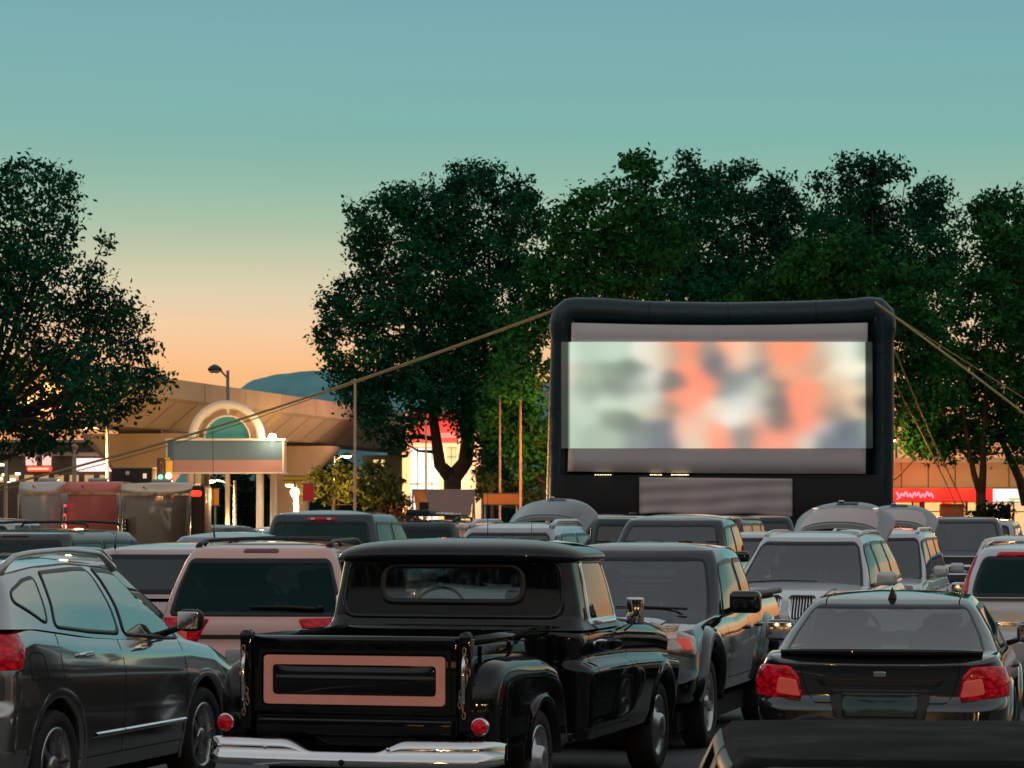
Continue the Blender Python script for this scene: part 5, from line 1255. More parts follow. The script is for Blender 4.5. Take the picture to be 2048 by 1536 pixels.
    MB().grid([[Q(1120+640*u, 950+218*v, -.40+.04*math.sin(u*40)*v) for u in np.linspace(0, 1, 60)] for v in np.linspace(0, 1, 4)]).build('black_skirt', BACK, r, thick=.01)
    # narrow lit slot between cloth and skirt where bulbs show through the lacing
    sl = MB()
    for x0 in list(np.arange(1190, 1222, 5))+list(np.arange(1300, 1322, 4))+list(np.arange(1342, 1378, 4)):
        p = Q(x0, 950.2, -.47); sl.rbox(p, (.035,.02,.02+.012*random.random()), .008)
    sl.build('edge_lights', emis('slot bulbs', (1,.85,.5), 3), r)
    ROPE = pmat('rope', (.42,.30,.13), .7, bump=.5, nscale=80)
    def rope(label, pts, rad):
        o = MB().tube(pts, rad, 6).build('guy_rope', ROPE); tag(o, label, 'rope', 'guy ropes of the screen')
    def W3(x, y, D): return (px(x, D), D, pz(y, D))
    def curve(pts, n=40, seed=0):
        p = np.array(pts); d = np.concatenate([[0], np.cumsum(np.linalg.norm(np.diff(p, axis=0), axis=1))]); q = np.linspace(0, d[-1], n)
        out = np.stack([np.interp(q, d, p[:,i]) for i in range(3)], 1)
        for _ in range(3): out[1:-1] = (out[:-2]+out[1:-1]*2+out[2:])/4
        return [tuple(v) for v in out]
    lp = [(1108,620,83.6),(900,696,82.5),(700,766,81),(500,833,79),(320,888,77.5),(141,937,76),(0,973,75),(-400,1060,72),(-700,1180,70)]
    rope('long yellowish rope running down left from the top corner of the screen', curve([W3(*p) for p in lp]), .030)
    rope('thin second rope just under the long left one, near the cargo trailers', curve([W3(x, y+(9 if x < 600 else 3), D_+.3) for x, y, D_ in lp]), .013)
    rope('thicker of the two ropes running down right from the screen corner', curve([W3(1752,604,83.5),W3(1900,713,81),W3(2048,826,79),W3(2450,1150,72)]), .032)
    rope('thinner upper one of the two ropes at the right screen corner', curve([W3(1744,602,84.5),W3(1770,618,84.6),W3(1900,703,86),W3(2048,796,88),W3(2600,1160,95)]), .020)
    rope('dim rope behind the right side of the screen, in front of the shop wall', curve([W3(1790,700,86),W3(1870,890,90),W3(1911,975,92),W3(1990,1150,95)]), .022)
    rope('dim rope with yellow tag behind the right side of the screen', curve([W3(1792,770,86),W3(1845,870,90),W3(1896,975,93),W3(1970,1150,95)]), .018)
screen()

# ------------------------------------------------------------------ lamps that light the place
SOD = (1., .52, .18)
def lamp_light(root, loc, W_, col=SOD, rad=.15):
    d = bpy.data.lights.new('lamp_light', 'POINT'); d.energy = W_; d.color = col; d.shadow_soft_size = rad
    o = bpy.data.objects.new('lamp_light', d); o.location = loc; link(o, root)
STEEL = pmat('galvanised steel', (.30,.27,.24), .5, .5)
LIT = emis('sodium lamp', (1,.62,.25), 14)
def street_lamp(label, X, Y, h, W_, lit=True, group='street lamps', arm=(-.9, 0), head=.22, glob=False, col=SOD):
    r = empty('street_lamp', (X, Y, 0)); tag(r, label, 'street lamp', group)
    MB().tube([(0,0,0),(0,0,.3),(0,0,.31),(0,0,h)], [.11,.11,.075,.05], 10).build('post', STEEL, r)
    MB().tube([(0,0,h-.25),(arm[0]*.5,arm[1]*.5,h-.02),(arm[0],arm[1],h+.08)], .03, 8).build('arm', STEEL, r)
    M = Matrix.Translation((arm[0], arm[1], h))
    MB().lathe([(.24,0),(.22,.07),(.15,.14),(.05,.19),(.001,.2)], 18, M).build('lamp_shade', pmat('lamp shade', (.03,.045,.04), .4), r)
    MB().lathe([(.20,.005),(.18,-.05),(.10,-.09),(.001,-.10)], 16, M).build('bulb', LIT if lit else pmat('unlit bulb', (.5,.5,.45), .3), r)
    if lit: lamp_light(r, (arm[0], arm[1], h-.30), W_, col)
def S3(x, y, D): return px(x, D), D, pz(y, D)
street_lamp('curved-arm street lamp above the gateway arch, not lit', px(455,96), 96, pz(741,96), 0, False, arm=(-.42,0))
street_lamp('lit street lamp hidden by the oak-like tree, left of the viaduct pier', px(215,112), 112, 5.2, 2600)
street_lamp('lit street lamp under the viaduct beside the flagpole', px(668,138), 138, 4.6, 1700, arm=(.6,0))
street_lamp('added lamp hidden behind the left half of the screen, lighting leaves and frame', px(1160,90), 90, 4.8, 600, col=(1,.36,.08), arm=(-.6,0))  # added unseen lamp for glow on the leaves and left column
street_lamp('added lamp hidden behind the right end of the screen, lighting its column', px(1725,91), 91, 4.2, 260, col=(1,.36,.08), arm=(.8,0))  # added unseen lamp for warm light along the right column
street_lamp('lit street lamp in front of the shop at the far right', px(2120,108), 108, 4.2, 220, arm=(-.8,0))
for (x, y, h, W_) in ((-11,-16,5,900),(-3.5,-20,5.5,900),(4.5,-17,5,800),(13,-19,5.5,800)):
    street_lamp(['lit street lamp far left behind the camera','lit street lamp behind the camera, left of centre','lit street lamp behind the camera, right of centre','lit street lamp far right behind the camera'][[-11,-3.5,4.5,13].index(x)], x, y, h, W_)

# ------------------------------------------------------------------ viaduct
CON = pmat('concrete', (.34,.275,.20), .85, noise=.14, nscale=.5, bump=.2)
def viaduct():
    p0 = np.array([-15.4,133.]); p1 = np.array([-9.,165.]); d = (p1-p0)/np.linalg.norm(p1-p0); nrm = np.array([d[1], -d[0]])  # nrm points right, to the camera side
    r = empty('viaduct', (p0[0], p0[1], 0)); tag(r, 'concrete railway viaduct on flared piers running away behind the gateway', 'viaduct')
    L0, L1 = -76.9, 210; rot = math.atan2(d[1], d[0])
    def T(s, o, z): q = d*s+nrm*o; return (q[0], q[1], z)
    sec = [(2.9,7.55),(2.9,6.75),(2.55,6.62),(1.25,5.55),(-1.25,5.55),(-2.55,6.62),(-2.9,6.75),(-2.9,7.55),(-2.7,7.55),(-2.7,6.95),(2.7,6.95),(2.7,7.55)]
    seg = 24.5; cuts = list(np.arange(L0, L1, seg))
    for s in cuts:
        a, b = s+.04, s+seg-.04; n = len(sec); m = MB()
        m.add([T(a, o, z) for o, z in sec]+[T(b, o, z) for o, z in sec], [tuple(range(n))[::-1], tuple(range(n, 2*n))]+[(i, (i+1) % n, n+(i+1) % n, n+i) for i in range(n)], True)
        o = m.build('girder', CON, r)
        j = MB()
        for k in np.arange(a+3.0, b, 3.05): j.add([T(k, 2.57, 6.60), T(k+.07, 2.57, 6.60), T(k+.07, 1.29, 5.57), T(k, 1.29, 5.57)], [(0,1,2,3)], True)
        for k in np.arange(a+6.1, b, 6.1): j.add([T(k, 2.905, 7.54), T(k+.05, 2.905, 7.54), T(k+.05, 2.905, 6.76), T(k, 2.905, 6.76)], [(0,1,2,3)], True)
        j.build('segment_joints', pmat('dark joint', (.10,.08,.06), .9), o)
        # pier under the joint
        pr = MB(); rows = []
        for (w, dp, z) in ((.75,.75,0),(.75,.75,3.1),(.85,.8,3.5),(1.4,.95,4.3),(2.15,1.05,5.0),(2.3,1.1,5.2),(2.3,1.1,5.38)):
            rows.append([T(s+cx*dp, cy*w, z) for cx, cy in ((-1,-.8),(-.8,-1),(.8,-1),(1,-.8),(1,.8),(.8,1),(-.8,1),(-1,.8),(-1,-.8))])
        pr.grid(rows); pr.add(rows[-1][:8], [tuple(range(8))]); pr.build('pier', CON, r)
        MB().box(*(T(s,0,0)[0]-.9, T(s,0,0)[0]+.9, T(s,0,0)[1]-.5, T(s,0,0)[1]+.5, 5.38, 5.56)).build('bearing', pmat('bearing', (.05,.045,.04), .7), r)
viaduct()

# ------------------------------------------------------------------ gateway with arch
def gateway():
    D = 90.; X0 = px(452, D); r = empty('gateway', (X0, D, 0)); tag(r, 'white arched gateway sign with blank blue and pink fascia on round columns', 'gateway sign')
    def x(v): return px(v, D)-X0
    def z(v): return pz(v, D)
    WH = pmat('cream paint', (.80,.72,.62), .5, noise=.05, nscale=2); BL = pmat('blue fascia', (.10,.18,.26), .45, noise=.06, nscale=1); PK = pmat('pale pink fascia', (.46,.25,.24), .5, noise=.05, nscale=1)
    b = MB(); b.box(x(338), x(569), -.5, .5, z(945), z(882)); fb = b.build('fascia', BL, r)
    MB().box(x(337), x(570), -.51, .51, z(945), z(921)).build('pink_band', PK, fb)
    MB().box(x(334), x(574), -.56, .56, z(882), z(878)).box(x(334), x(574), -.53, .53, z(947.5), z(945)).build('cornice', WH, fb)
    MB().box(x(336.2), x(339), -.53, .53, z(944), z(883)).box(x(567.5), x(570.5), -.53, .53, z(944), z(883)).build('end_trim', WH, fb)
    cx, cz, ro = x(455), z(879), (530-378)/2/FPX*D
    def arch(R1, R2, y0, y1, name, m, n=40):
        v = []; 
        for q in np.linspace(0, math.pi, n+1):
            c, s = math.cos(q), math.sin(q); v += [(cx+R1*c, y0, cz+R1*s*1.02), (cx+R1*c, y1, cz+R1*s*1.02), (cx+R2*c, y1, cz+R2*s*1.02), (cx+R2*c, y0, cz+R2*s*1.02)]
        f = [(i*4+k, i*4+(k+1) % 4, (i+1)*4+(k+1) % 4, (i+1)*4+k) for i in range(n) for k in range(4)]
        return MB().add(v, f).build(name, m, r)
    arch(ro, ro*.80, -.42, .42, 'outer_arch', WH); arch(ro*.63, ro*.585, -.2, .2, 'inner_arch', WH)
    MB().box(cx-.03, cx+.05, -.06, .06, cz+ro*.63, cz+ro*.81).build('arch_strut', WH, r)
    v = [(cx, 0, cz)]+[(cx+ro*.585*math.cos(q), 0, cz+ro*.585*math.sin(q)*1.02) for q in np.linspace(0, math.pi, 30)]
    MB().add(v, [(0, i, i+1) for i in range(1, 30)], True).build('fanlight', pmat('sea green glass', (.05,.17,.14), .15, 0, .8, emit=(.08,.30,.24), es=.35), r, thick=.03)
    for i, (xa, w, y) in enumerate(((380,16,0),(394,12,.35),(452,0,0),(522,15,-.3),(546,14,.3))):
        if w: MB().lathe([(w/2/FPX*D*1.25,0),(w/2/FPX*D*1.25,.25),(w/2/FPX*D,.27),(w/2/FPX*D,z(947))], 18, Matrix.Translation((x(xa), y, 0))).build('column', WH, r)
    MB().lathe([(.07,0),(.07,z(947))], 12, Matrix.Translation((x(453), .4, 0))).build('column', WH, r)
    # flood lamp on the right end of the cornice
    M = Matrix.Translation((x(548), -.66, z(875)))
    MB().lathe([(.10,-.10),(.12,0),(.09,.08),(.001,.10)], 14, M).build('flood_lamp', emis('flood lamp', (1,.80,.48), 30), r)
    MB().tube([(x(548),-.5,z(881)),(x(548),-.66,z(878))], .02, 6).build('lamp_bracket', STEEL, r)
    lamp_light(r, (x(548), -.95, z(872)), 45, (1,.66,.32), .1)
    lamp_light(r, (x(455), -.0, 1.5), 60, (1,.55,.22), .3)  # added fill light under the arch, without a fitting
gateway()

def globe_lamp(label, x, y, D, W_):
    r = empty('globe_lamp', (px(x, D), D, 0)); tag(r, label, 'street lamp'); h = pz(y, D)
    MB().lathe([(.09,0),(.09,.2),(.045,.24),(.04,h-.14)], 12).build('post', STEEL, r)
    MB().lathe([(.001,h-.15),(.09,h-.12),(.14,h),(.10,h+.10),(.001,h+.14)], 16, None, False).build('globe', emis('globe light', (1,.8,.5), 5), r)
    lamp_light(r, (0, -.35, h), W_, (1,.60,.26), .15)
globe_lamp('low lit globe lamp on a post right of the gateway columns', 590, 985, 85, 500)
globe_lamp('low lit globe lamp left of the gateway, just above the trailer roof', 349, 984, 86, 400)

# ------------------------------------------------------------------ cargo trailers
def trailer(label, x0, x1, D, ytop, turn, body, endw=1.0, lit=False):
    L_ = (x1-x0)/FPX*D; X = px((x0+x1)/2, D); r = empty('cargo_trailer', (X, D, 0), turn); tag(r, label, 'trailer', 'enclosed cargo trailers parked end to end')
    H = pz(ytop, D); h = L_/2; rd = .22
    prof = [(0,.55),(0,H-rd)]+[(rd-rd*math.cos(a), H-rd+rd*math.sin(a)) for a in np.linspace(0, math.pi/2, 8)][1:]+[(2.0-rd+rd*math.sin(a), H-rd+rd*math.cos(a)) for a in np.linspace(0, math.pi/2, 8)]+[(2.0,.55)]
    def skin(lo, hi, xa, xb, name, m, off=0.):
        row = [p for p in prof if lo <= p[1] <= hi]
        return MB().grid([[(xx, p[0], p[1]) for p in row] for xx in (xa, xb)]).build(name, m, r)
    n = len(prof); MB().add([(-h, a, b) for a, b in prof]+[(h, a, b) for a, b in prof], [tuple(range(n)), tuple(range(n, 2*n))]+[(i, (i+1) % n, n+(i+1) % n, n+i) for i in range(n)]).build('box', body, r)
    MB().box(-h-.01, h+.01, -.02, -.006, H-rd-.05, H-rd).box(-h-.01, h+.01, -.02, -.006, .52, .62).build('trim_rail', CHR, r)
    for xx in (-h+.03, h-.03): MB().rbox((xx, .02, (H-rd+.55)/2), (.09,.08,H-rd-.6), .03).build('corner_post', CHR, r)
    MB().rbox((0, 1.0, H+.04), (.4,.4,.08), .03).build('roof_vent', P_SILV, r)
    MB().lathe([(.025,0),(.02,.03),(.001,.035)], 10, Matrix.Translation((-h*.35,-.0,H-.10)) @ Matrix.Rotation(R(90),4,'X')).build('marker_lamp', REDL, r)
    for sx in (-.35,.35): make_wheel(r, 0+sx, .0, .33, .2, 'steel', .1).location = (0,0,0)
    MB().box(-h, h, .1, 1.9, .4, .55).build('chassis', WELL, r)
    return r, h, H
ALW = pmat('brushed aluminium skin', (.72,.62,.54), .25, .35, nrough=.10, nscale=2.5); RDW = pmat('red trailer skin', (.85,.22,.16), .30, .10, noise=.10, nscale=1.2, nrough=.05)
r, h, H = trailer('silver front half of a cargo trailer at the far left with chrome corner', 38, 128, 62, 963, R(0), ALW)
r, h, H = trailer('red-sided cargo trailer with rounded roof edge between the silver ones', 129, 240, 61.8, 963, R(0), RDW)
for k, z_ in enumerate(np.linspace(1.2, H-.5, 6)): MB().lathe([(.028,0),(.022,.03),(.001,.035)], 10, Matrix.Translation((-h+.02, -.03, z_)) @ Matrix.Rotation(R(90),4,'X')).build('marker_lamp', emis('red marker', (1,.05,.08), 2.0), r)
r, h, H = trailer('bare aluminium cargo trailer with black latch box, next to the gateway', 242, 384, 61.4, 965, R(0), pmat('polished aluminium skin', (.75,.56,.40), .10, .6, nrough=.06, nscale=1.8))
MB().rbox((-h+.10, -.05, H-.95), (.10,.08,.42), .02).build('latch_box', BLK, r)
lt = MB()
for k in range(5): lt.rbox((-h+.10, -.10, H-1.1+.075*k), (.05,.02,.03), .008)
lt.build('latch_slots', CHR, r)
o = MB().rbox((px(398,61), 61.6, 1.5), (.26,1.4,2.1), .05).build('equipment_cabinet', pmat('dark brown steel', (.05,.025,.018), .35, .4)); tag(o, 'narrow dark cabinet standing at the right end of the cargo trailers', 'cabinet')
o = MB().rbox((0,0,0), (.22,.2,.13), .05).build('warning_light', pmat('red dome', (.8,.05,.03), .3, emit=(1,.06,.03), es=1.2), None, (px(391,60.7), 60.9, pz(987,60.7))); tag(o, 'red warning light on top of the dark cabinet', 'warning light')

# ------------------------------------------------------------------ flagpoles, signs, traffic light, hoardings
def pole(label, x, ytop, D, w, m=STEEL, group='bare flagpoles'):
    r = empty('flagpole', (px(x, D), D, 0)); tag(r, label, 'flagpole', group); h = pz(ytop, D)
    MB().lathe([(w*1.6,0),(w*1.6,.12),(w,.14),(w*.75,h)], 10).build('pole', m, r); MB().lathe([(w*.5,h),(w*1.3,h+w),(w*.9,h+w*2),(.001,h+w*2.4)], 10, None, False).build('finial', m, r)
PO = pmat('pole paint', (.42,.30,.22), .5)
pole('bare flagpole in front of the viaduct, left of the big tree', 710, 765, 94, .052, PO); pole('thin pole in front of the big tree and the red sign', 852, 845, 92, .035, PO)
pole('left one of the two bare flagpoles beside the screen', 1000, 779, 92, .040, PO); pole('right one of the two bare flagpoles beside the screen', 1041, 778, 92, .052, PO)
pole('stout post above the cargo trailers between two lit signs', 149, 900, 100, .09, PO, None); pole('slim post at the far left edge above the trailers', 12, 905, 100, .07, PO, None)
def board(name, label, cat, x0, x1, y0, y1, D, m, depth=.12, legs=True, group=None, post=None):
    r = empty(name, (px((x0+x1)/2, D), D, 0)); tag(r, label, cat, group); w = (x1-x0)/2/FPX*D; za, zb_ = pz(y1, D), pz(y0, D)
    MB().rbox((0,0,(za+zb_)/2), (2*w,depth,zb_-za), .015).build('board', m, r)
    fr = MB(); fr.box(-w-.02,w+.02,-depth/2-.02,depth/2+.02,zb_,zb_+.03).box(-w-.02,w+.02,-depth/2-.02,depth/2+.02,za-.03,za).build('frame', STEEL, r)
    if legs:
        for sx in (-1, 1) if post is None else (0,): MB().tube([(sx*w*.9,0,0),(sx*w*.9,0,za)], .03, 8).build('leg', STEEL, r)
    return r, w, za, zb_
YEL = pmat('yellow sign', (.75,.42,.02), .5, emit=(1,.5,.02), es=.12)
r, w, za, zb_ = board('direction_sign', 'two yellow arrow signs on one post right of the gateway', 'sign', 566, 612, 953, 960, 104, YEL, .03, True, None, 1)
P_ = [(-w,za-.15),(w*.5,za-.15),(w*.72,za-.09),(w*.5,za-.03),(-w,za-.03)]; MB().prism(P_, -.02, .02, 'y').build('arrow_board', YEL, r)
board('road_sign', 'red and pink square sign on a post beside the small trees', 'sign', 606, 628, 968, 1001, 100, pmat('red board', (.42,.02,.03), .5, emit=(.6,.02,.03), es=.2), .04, True, None, 1)
board('road_sign', 'orange upright sign seen between the gateway legs', 'sign', 425, 438, 978, 1010, 100, pmat('orange board', (.8,.22,.02), .5, emit=(1,.3,.03), es=.3), .04, True, None, 1)
board('road_sign', 'green and blue street sign behind the left gateway columns', 'sign', 393, 408, 945, 966, 96, pmat('green board', (.05,.22,.04), .5, emit=(.1,.5,.1), es=.15), .04, True, None, 1)
board('information_panel', 'dark brown panel seen through the left side of the gateway', 'sign', 407, 419, 945, 1050, 97, pmat('rust panel', (.22,.06,.02), .5), .2, True, None, 1)
def tlight():
    D = 88.; r = empty('traffic_light', (px(322, D), D, 0)); tag(r, 'traffic light with green lamp lit beside the gateway fascia', 'traffic light')
    MB().tube([(.22,0,0),(.22,0,pz(915,D))], .05, 8).tube([(.22,0,pz(917,D)),(0,0,pz(917,D))], .03, 6).build('post', pmat('yellow housing', (.55,.33,.03), .5), r)
    z0, z1 = pz(962, D), pz(916, D)
    MB().rbox((0,0,(z0+z1)/2), (.22,.2,z1-z0), .03).build('housing', pmat('dark housing', (.02,.025,.02), .5), r)
    MB().rbox((.24,0,(z0+z1)/2-.05), (.20,.16,(z1-z0)*.95), .03).build('housing', MATS['yellow housing'], r)
    for k in range(3):
        zz = z1-.12-.22*k; M = Matrix.Translation((0,-.1,zz)) @ Matrix.Rotation(R(90), 4, 'X')
        MB().lathe([(.075,0),(.06,.03),(.001,.04)], 12, M).build('lens', emis('green lamp', (.2,1,.6), 2) if k == 2 else REDD, r)
    MB().lathe([(.09,0),(.07,.04),(.001,.05)], 12, Matrix.Translation((.24,-.08,z0+.15)) @ Matrix.Rotation(R(90), 4, 'X')).build('lens', emis('white lamp', (.6,1,.85), 6), r)
tlight()
def aframe():
    D = 80.; r = empty('billboard', (px(887, D), D, 0)); tag(r, 'blank rosy billboard leaning on orange trestle legs below the big tree', 'billboard')
    M = lambda v: px(v, D)-px(887, D)
    z = lambda v: pz(v, D)
    v = [(M(848),-.10,z(980)),(M(948),-.10,z(981)),(M(941),-.35,z(1031)),(M(862),-.35,z(1030))]
    MB().add([v[0],v[1],v[2],v[3]], [(0,1,2,3)], True).build('board', pmat('blank board', (.45,.26,.22), .6, noise=.06, nscale=1.4), r, thick=.03)
    MB().add([(M(826),.1,z(981)),(M(849),-.08,z(980)),(M(851),-.2,z(1012)),(M(834),.0,z(1024))], [(0,1,2,3)], True).build('side_board', pmat('orange hoarding', (.75,.20,.04), .55, emit=(1,.25,.04), es=.15), r, thick=.03)
    for (a, b) in (((826,981),(846,1030)),((948,980),(938,1048)),((826,981),(822,1048)),((948,980),(952,1048))): MB().tube([(M(a[0]),-.05,z(a[1])),(M(b[0]),.05,0 if b[1] > 1040 else z(b[1]))], .022, 6).build('leg', PO, r)
    MB().tube([(M(824),-.1,z(980)),(M(950),-.1,z(980.5))], .02, 6).build('top_rail', PO, r)
aframe()
board('hoarding', 'small orange hoarding panel left of the screen', 'billboard', 967, 1037, 988, 1008, 90, pmat('orange hoarding', (.75,.20,.04), .55), .05)
r = empty('loudspeaker', (px(848,74), 74, 0)); tag(r, 'black loudspeaker on a stand with small blue light in front of the billboard', 'loudspeaker')
MB().tube([(0,0,0),(0,0,1.95)], .02, 8).tube([(0,0,.8),(.4,.1,0)], .012, 5).tube([(0,0,.8),(-.4,.1,0)], .012, 5).tube([(0,0,.8),(0,-.4,0)], .012, 5).build('stand', BLK, r)
z0 = pz(1031,74); z1 = pz(1004,74); MB().rbox((0,0,(z0+z1)/2), (.24,.24,z1-z0), .03).build('cabinet', BLK, r)
MB().lathe([(.018,0),(.001,.01)], 8, Matrix.Translation((-.05,-.125,z0+.12)) @ Matrix.Rotation(R(90),4,'X')).build('status_light', emis('blue light', (.1,.3,1), 6), r)
# direction board on legs and dark bus
r, w, za, zb_ = board('site_cabin', 'low dark cabin with small lit window above the cargo trailers', 'cabin', 232, 312, 938, 968, 102, pmat('dark cabin', (.035,.03,.028), .6), 2.2, False)
MB().box(.38,.50,-1.13,-1.11,za+.18,za+.34).build('window', emis('dim window', (1,.72,.45), .9), r); MB().box(-.2,-.08,-1.13,-1.11,za+.30,za+.42).build('window', emis('faint window', (.8,.6,.6), .25), r)
MB().box(-w,w,-.9,.9,0,za).build('base', pmat('dark base', (.05,.04,.03), .8), r)

# ------------------------------------------------------------------ buildings
BEI = pmat('beige render', (.50,.34,.22), .85, noise=.10, nscale=.6); DRK = pmat('dark cladding', (.07,.06,.055), .8, noise=.1, nscale=.5)
WIN = emis('shop window light', (1,.40,.09), .8); WIN2 = emis('bright window light', (1,.62,.22), 1.05); WHT = emis('white light box', (1,.93,.86), 1.25)
def right_shop():
    D = 118.; X0 = px(1900, D); r = empty('shop_building', (X0, D, 0)); tag(r, 'long beige shop building with red awning and lit windows behind the screen at right', 'building')
    def x(v): return px(v, D)-X0
    def z(v): return pz(v, D)
    xa, xb = x(1640), x(2500)
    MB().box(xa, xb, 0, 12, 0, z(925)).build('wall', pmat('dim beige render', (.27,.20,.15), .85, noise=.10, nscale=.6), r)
    MB().box(xa-.1, xb+.1, -.15, 12.1, z(925), z(916)).build('parapet', pmat('grey coping', (.30,.30,.29), .6), r)
    MB().box(x(1740), x(1978), -.9, -.02, z(1003), z(977)).build('awning', pmat('red awning', (.45,.005,.01), .7, emit=(1,.0,.02), es=.42), r)
    # brush-like illegible lettering
    sg = MB(); rr = random.Random(4)
    pts = []
    for k in range(46): pts.append((x(1790+k*1.55), -.93, z(990+5*math.sin(k*1.15)+2*math.sin(k*.43+1))))
    sg.tube(pts, .035, 5); sg.tube([(x(1786), -.93, z(984)), (x(1792), -.93, z(996)), (x(1787), -.93, z(999))], .04, 5)
    sg.build('sign_script', emis('pink sign script', (1,.30,.42), 1.2), r)
    MB().box(x(1980), x(2500), -.5, -.02, z(1003), z(978)).build('light_box_sign', WHT, r)
    MB().box(x(2012), x(2048), -.52, -.505, z(1001), z(996)).build('sign_stripe', emis('green stripe', (.5,.8,.25), 1), r)
    MB().box(x(1740), x(2500), -.55, -.0, z(977), z(975)).build('sign_rail', DRK, r)
    for i, (a, b, m) in enumerate([(1720,1750,WIN),(1753,1786,WIN),(1789,1822,WIN2),(1825,1838,WIN),(1848,1884,WIN2),(1888,1930,WIN),(1934,1958,WIN2),(1962,1978,WIN),(1984,2024,pmat('cream blind', (.6,.5,.35), .8, emit=(1,.62,.28), es=.6)),(2027,2066,MATS['cream blind']),(2069,2108,MATS['cream blind'])]):
        wd = MB().box(x(a), x(b), -.06, -.03, z(1082), z(1005)).build('window', m, r)
        MB().box(x(a)-.03, x(a), -.1, 0, z(1085), z(1004)).box(x(b), x(b)+.03, -.1, 0, z(1085), z(1004)).box(x(a), x(b), -.1, -.061, z(1024), z(1022)).build('frame', DRK, wd)
    MB().rbox((x(1900), -.35, z(1026)), (.9,.5,.7), .05).build('counter', pmat('dark counter', (.06,.02,.01), .6), r)
    MB().box(x(1878), x(1898), -.40, -.36, z(1022), z(1006)).build('poster', pmat('red poster', (.6,.04,.01), .6, emit=(1,.08,.02), es=.5), r)
    for k in range(16): 
        xx = xa+k*(xb-xa)/16; MB().box(xx, xx+.05, -.012, .0, 0, z(926)).build('wall_joint', DRK, r)
    MB().tube([(x(1812),3,z(916)),(x(1812),3,z(884))], .05, 6).box(x(1797),x(1812),2.9,3.1,z(886),z(883)).build('roof_mast', STEEL, r)
    for xx in (1800, 1860, 1925, 2000, 2080): lamp_light(r, (x(xx), -1.6, z(972)), 60, (1,.50,.16), .2)
    lamp_light(r, (x(1790), -2.2, z(990)), 260, (1,.06,.02), .5)
right_shop()
def mid_shop():
    D = 150.; X0 = px(885, D); r = empty('shop_building', (X0, D, 0)); tag(r, 'glass-fronted shop with red sign seen through the fork of the big tree', 'building')
    def x(v): return px(v, D)-X0
    def z(v): return pz(v, D)
    MB().box(x(812), x(962), 0, 8, 0, z(820)).build('wall', pmat('pale rosy render', (.5,.36,.30), .8, noise=.06, nscale=.4), r)
    MB().box(x(822), x(914), -.35, -.02, z(886), z(829)).build('red_sign', emis('red sign light', (1,.012,.02), 1.0), r)
    MB().box(x(880), x(912), -.37, -.352, z(876), z(866)).build('sign_script', emis('pink sign light', (1,.25,.2), 1.0), r)
    for i, (a, b, c, d) in enumerate([(821,849,1040,896),(852,876,1040,896),(893,912,932,896),(879,912,1000,936),(915,945,1040,1004),(879,912,1040,1004)]):
        wd = MB().box(x(a), x(b), -.06, -.03, z(c), z(d)).build('window', WHT if i in (0,1) else WIN2, r)
        MB().box(x(a), x(b), -.10, -.061, z((c+d)/2)-.04, z((c+d)/2)+.04).box(x((a+b)/2)-.03, x((a+b)/2)+.03, -.10, -.061, z(c), z(d)).build('frame', pmat('teal frame', (.05,.12,.11), .5), wd)
    MB().box(x(805), x(820), -.3, .0, 0, z(900)).build('pier', BEI, r)
    lamp_light(r, (x(880), -2.5, z(960)), 1500, (1,.72,.4), .6); lamp_light(r, (x(868), -3, z(850)), 700, (1,.08,.05), .6)
mid_shop()
def added_rear_shop():  # unseen shop added behind the camera to give the paint warm glints
    r = empty('shop_building', (0, -27, 0)); tag(r, 'added low shop with lit windows behind the camera, put there for paint glints', 'building')
    MB().box(-26, 26, -6, 0, 0, 4.2).build('wall', DRK, r)
    MB().box(-26.2, 26.2, -6.2, .3, 4.2, 4.4).build('roof', DRK, r)
    for k, x in enumerate(np.arange(-24, 25, 4.0)):
        if k % 3 == 2: continue
        w = MB().box(x-1.0, x+1.0, .0, .03, .9, 2.3).build('window', emis('amber shopfront', (1,.50,.16), 1.6), r)
        MB().box(x-.03, x+.03, .031, .06, .9, 2.3).box(x-1.1, x-1.0, 0, .08, .8, 2.4).box(x+1.0, x+1.1, 0, .08, .8, 2.4).build('frame', DRK, w)
added_rear_shop()
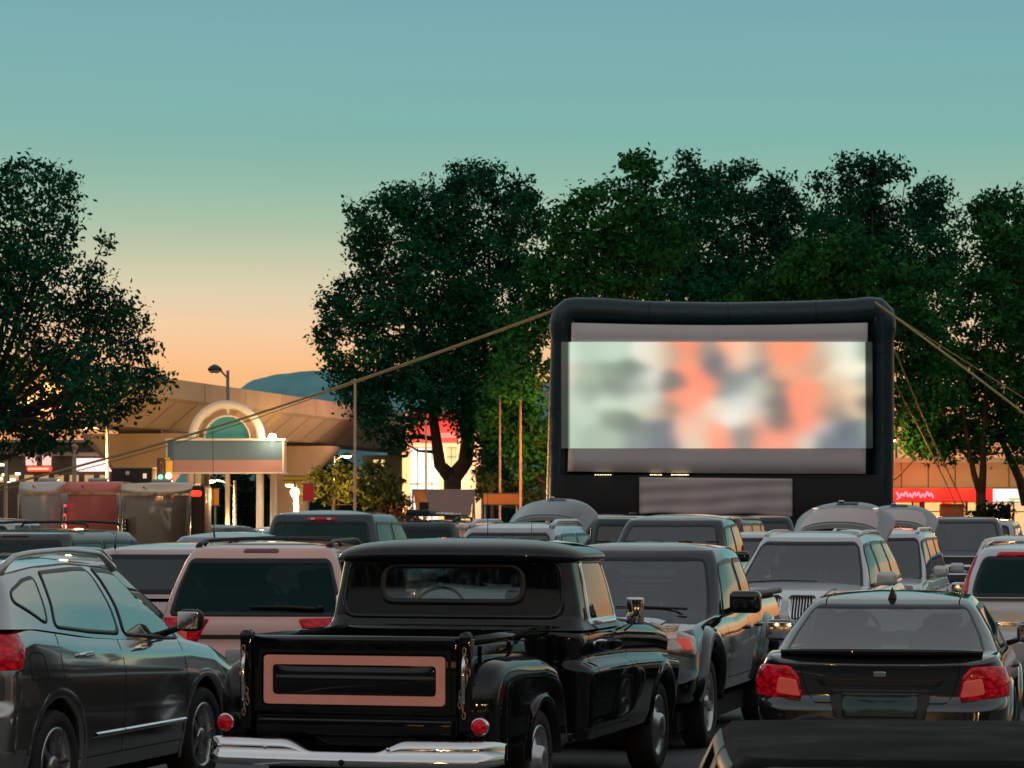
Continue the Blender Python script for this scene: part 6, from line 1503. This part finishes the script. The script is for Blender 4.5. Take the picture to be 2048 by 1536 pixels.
def left_block():
    D = 140.; X0 = px(120, D); r = empty('office_block', (X0, D, 0)); tag(r, 'dark low building with pinkish lit sign and red sign above the cargo trailers', 'building')
    def x(v): return px(v, D)-X0
    def z(v): return pz(v, D)
    MB().box(x(-400), x(250), 0, 14, 0, z(885)).build('wall', DRK, r)
    MB().box(x(-400), x(252), -.2, 14, z(885), z(880)).build('roof_edge', pmat('grey coping', (.3,.3,.29), .6), r)
    MB().box(x(30), x(250), -.25, -.01, z(912), z(905)).build('canopy_edge', pmat('pale fascia', (.35,.28,.24), .6), r)
    MB().box(x(156), x(205), -.5, -.1, z(943), z(917)).box(x(206.5), x(236), -.5, -.1, z(943), z(917)).build('light_box_sign', emis('pink white light box', (1,.62,.58), 1.7), r)
    MB().box(x(228), x(240), -.52, -.1, z(936), z(920)).build('red_letter', emis('red letter', (1,.05,.05), .8), r)
    MB().rbox((x(81), -.3, z(938)), (x(106)-x(56), .4, z(932)-z(943)), .1).build('red_sign', emis('red light box', (1,.10,.05), 1.0), r)
    MB().box(x(60), x(101), -.52, -.505, z(940), z(936)).build('sign_glow', emis('sign glow', (1,.45,.30), 1.5), r)
    for (a, b) in ((53,66),(68,74),(86,103)): MB().box(x(a), x(b), -.2, -.05, z(931), z(906)).build('window', emis('rosy window', (1,.62,.5), 1.1), r)
    for k in range(9): MB().box(x(-10+k*30), x(8+k*30), -.1, -.03, z(965), z(950)).build('window', emis('amber window', (1,.60,.25), .55), r)
    for (xx, zz) in ((8,930),(14,950),(30,960),(40,948),(4,958),(22,966)): MB().rbox((x(xx), -.6, z(zz)), (.25,.1,.12), .04).build('wall_lamp', emis('cream lamp', (1,.85,.55), 3), r)
left_block()
def lit_tower():
    D = 118.; r = empty('pylon_sign', (px(868-5, D)-0, D, 0))
    return
# pylon with lit panels between the small trees
r, w, za, zb_ = board('pylon_sign', 'tall lit pylon sign between the small trees and the big tree', 'sign', 747, 768, 920, 990, 132, emis('cream panels', (1,.66,.30), 1.1), .3, True, None, 1)
for k in range(4): MB().box(-w*.9, w*.9, -.19, -.155, za+.2+k*.38, za+.26+k*.38).build('divider', DRK, r)
# low wall and warm kerb lights behind the gateway, far road vehicles' glow is left out
o = MB().box(px(410,106), px(1100,106), 106, 106.3, 0, .9).build('boundary_wall', pmat('warm masonry', (.40,.24,.14), .8, noise=.2, nscale=1)); tag(o, 'low masonry wall along the road behind the gateway', 'wall')
o = MB().box(px(-900,170), px(2600,170), 170, 171, 0, 2.6).build('boundary_hedge', LM5); tag(o, 'long dark clipped hedge far behind the viaduct', 'hedge')
street_lamp('lit street lamp just behind the gateway columns', px(470,112), 112, 3.2, 1500)
street_lamp('lit street lamp far down the road right of the gateway', px(596,118), 118, 3.1, 1500, arm=(-.3,0))
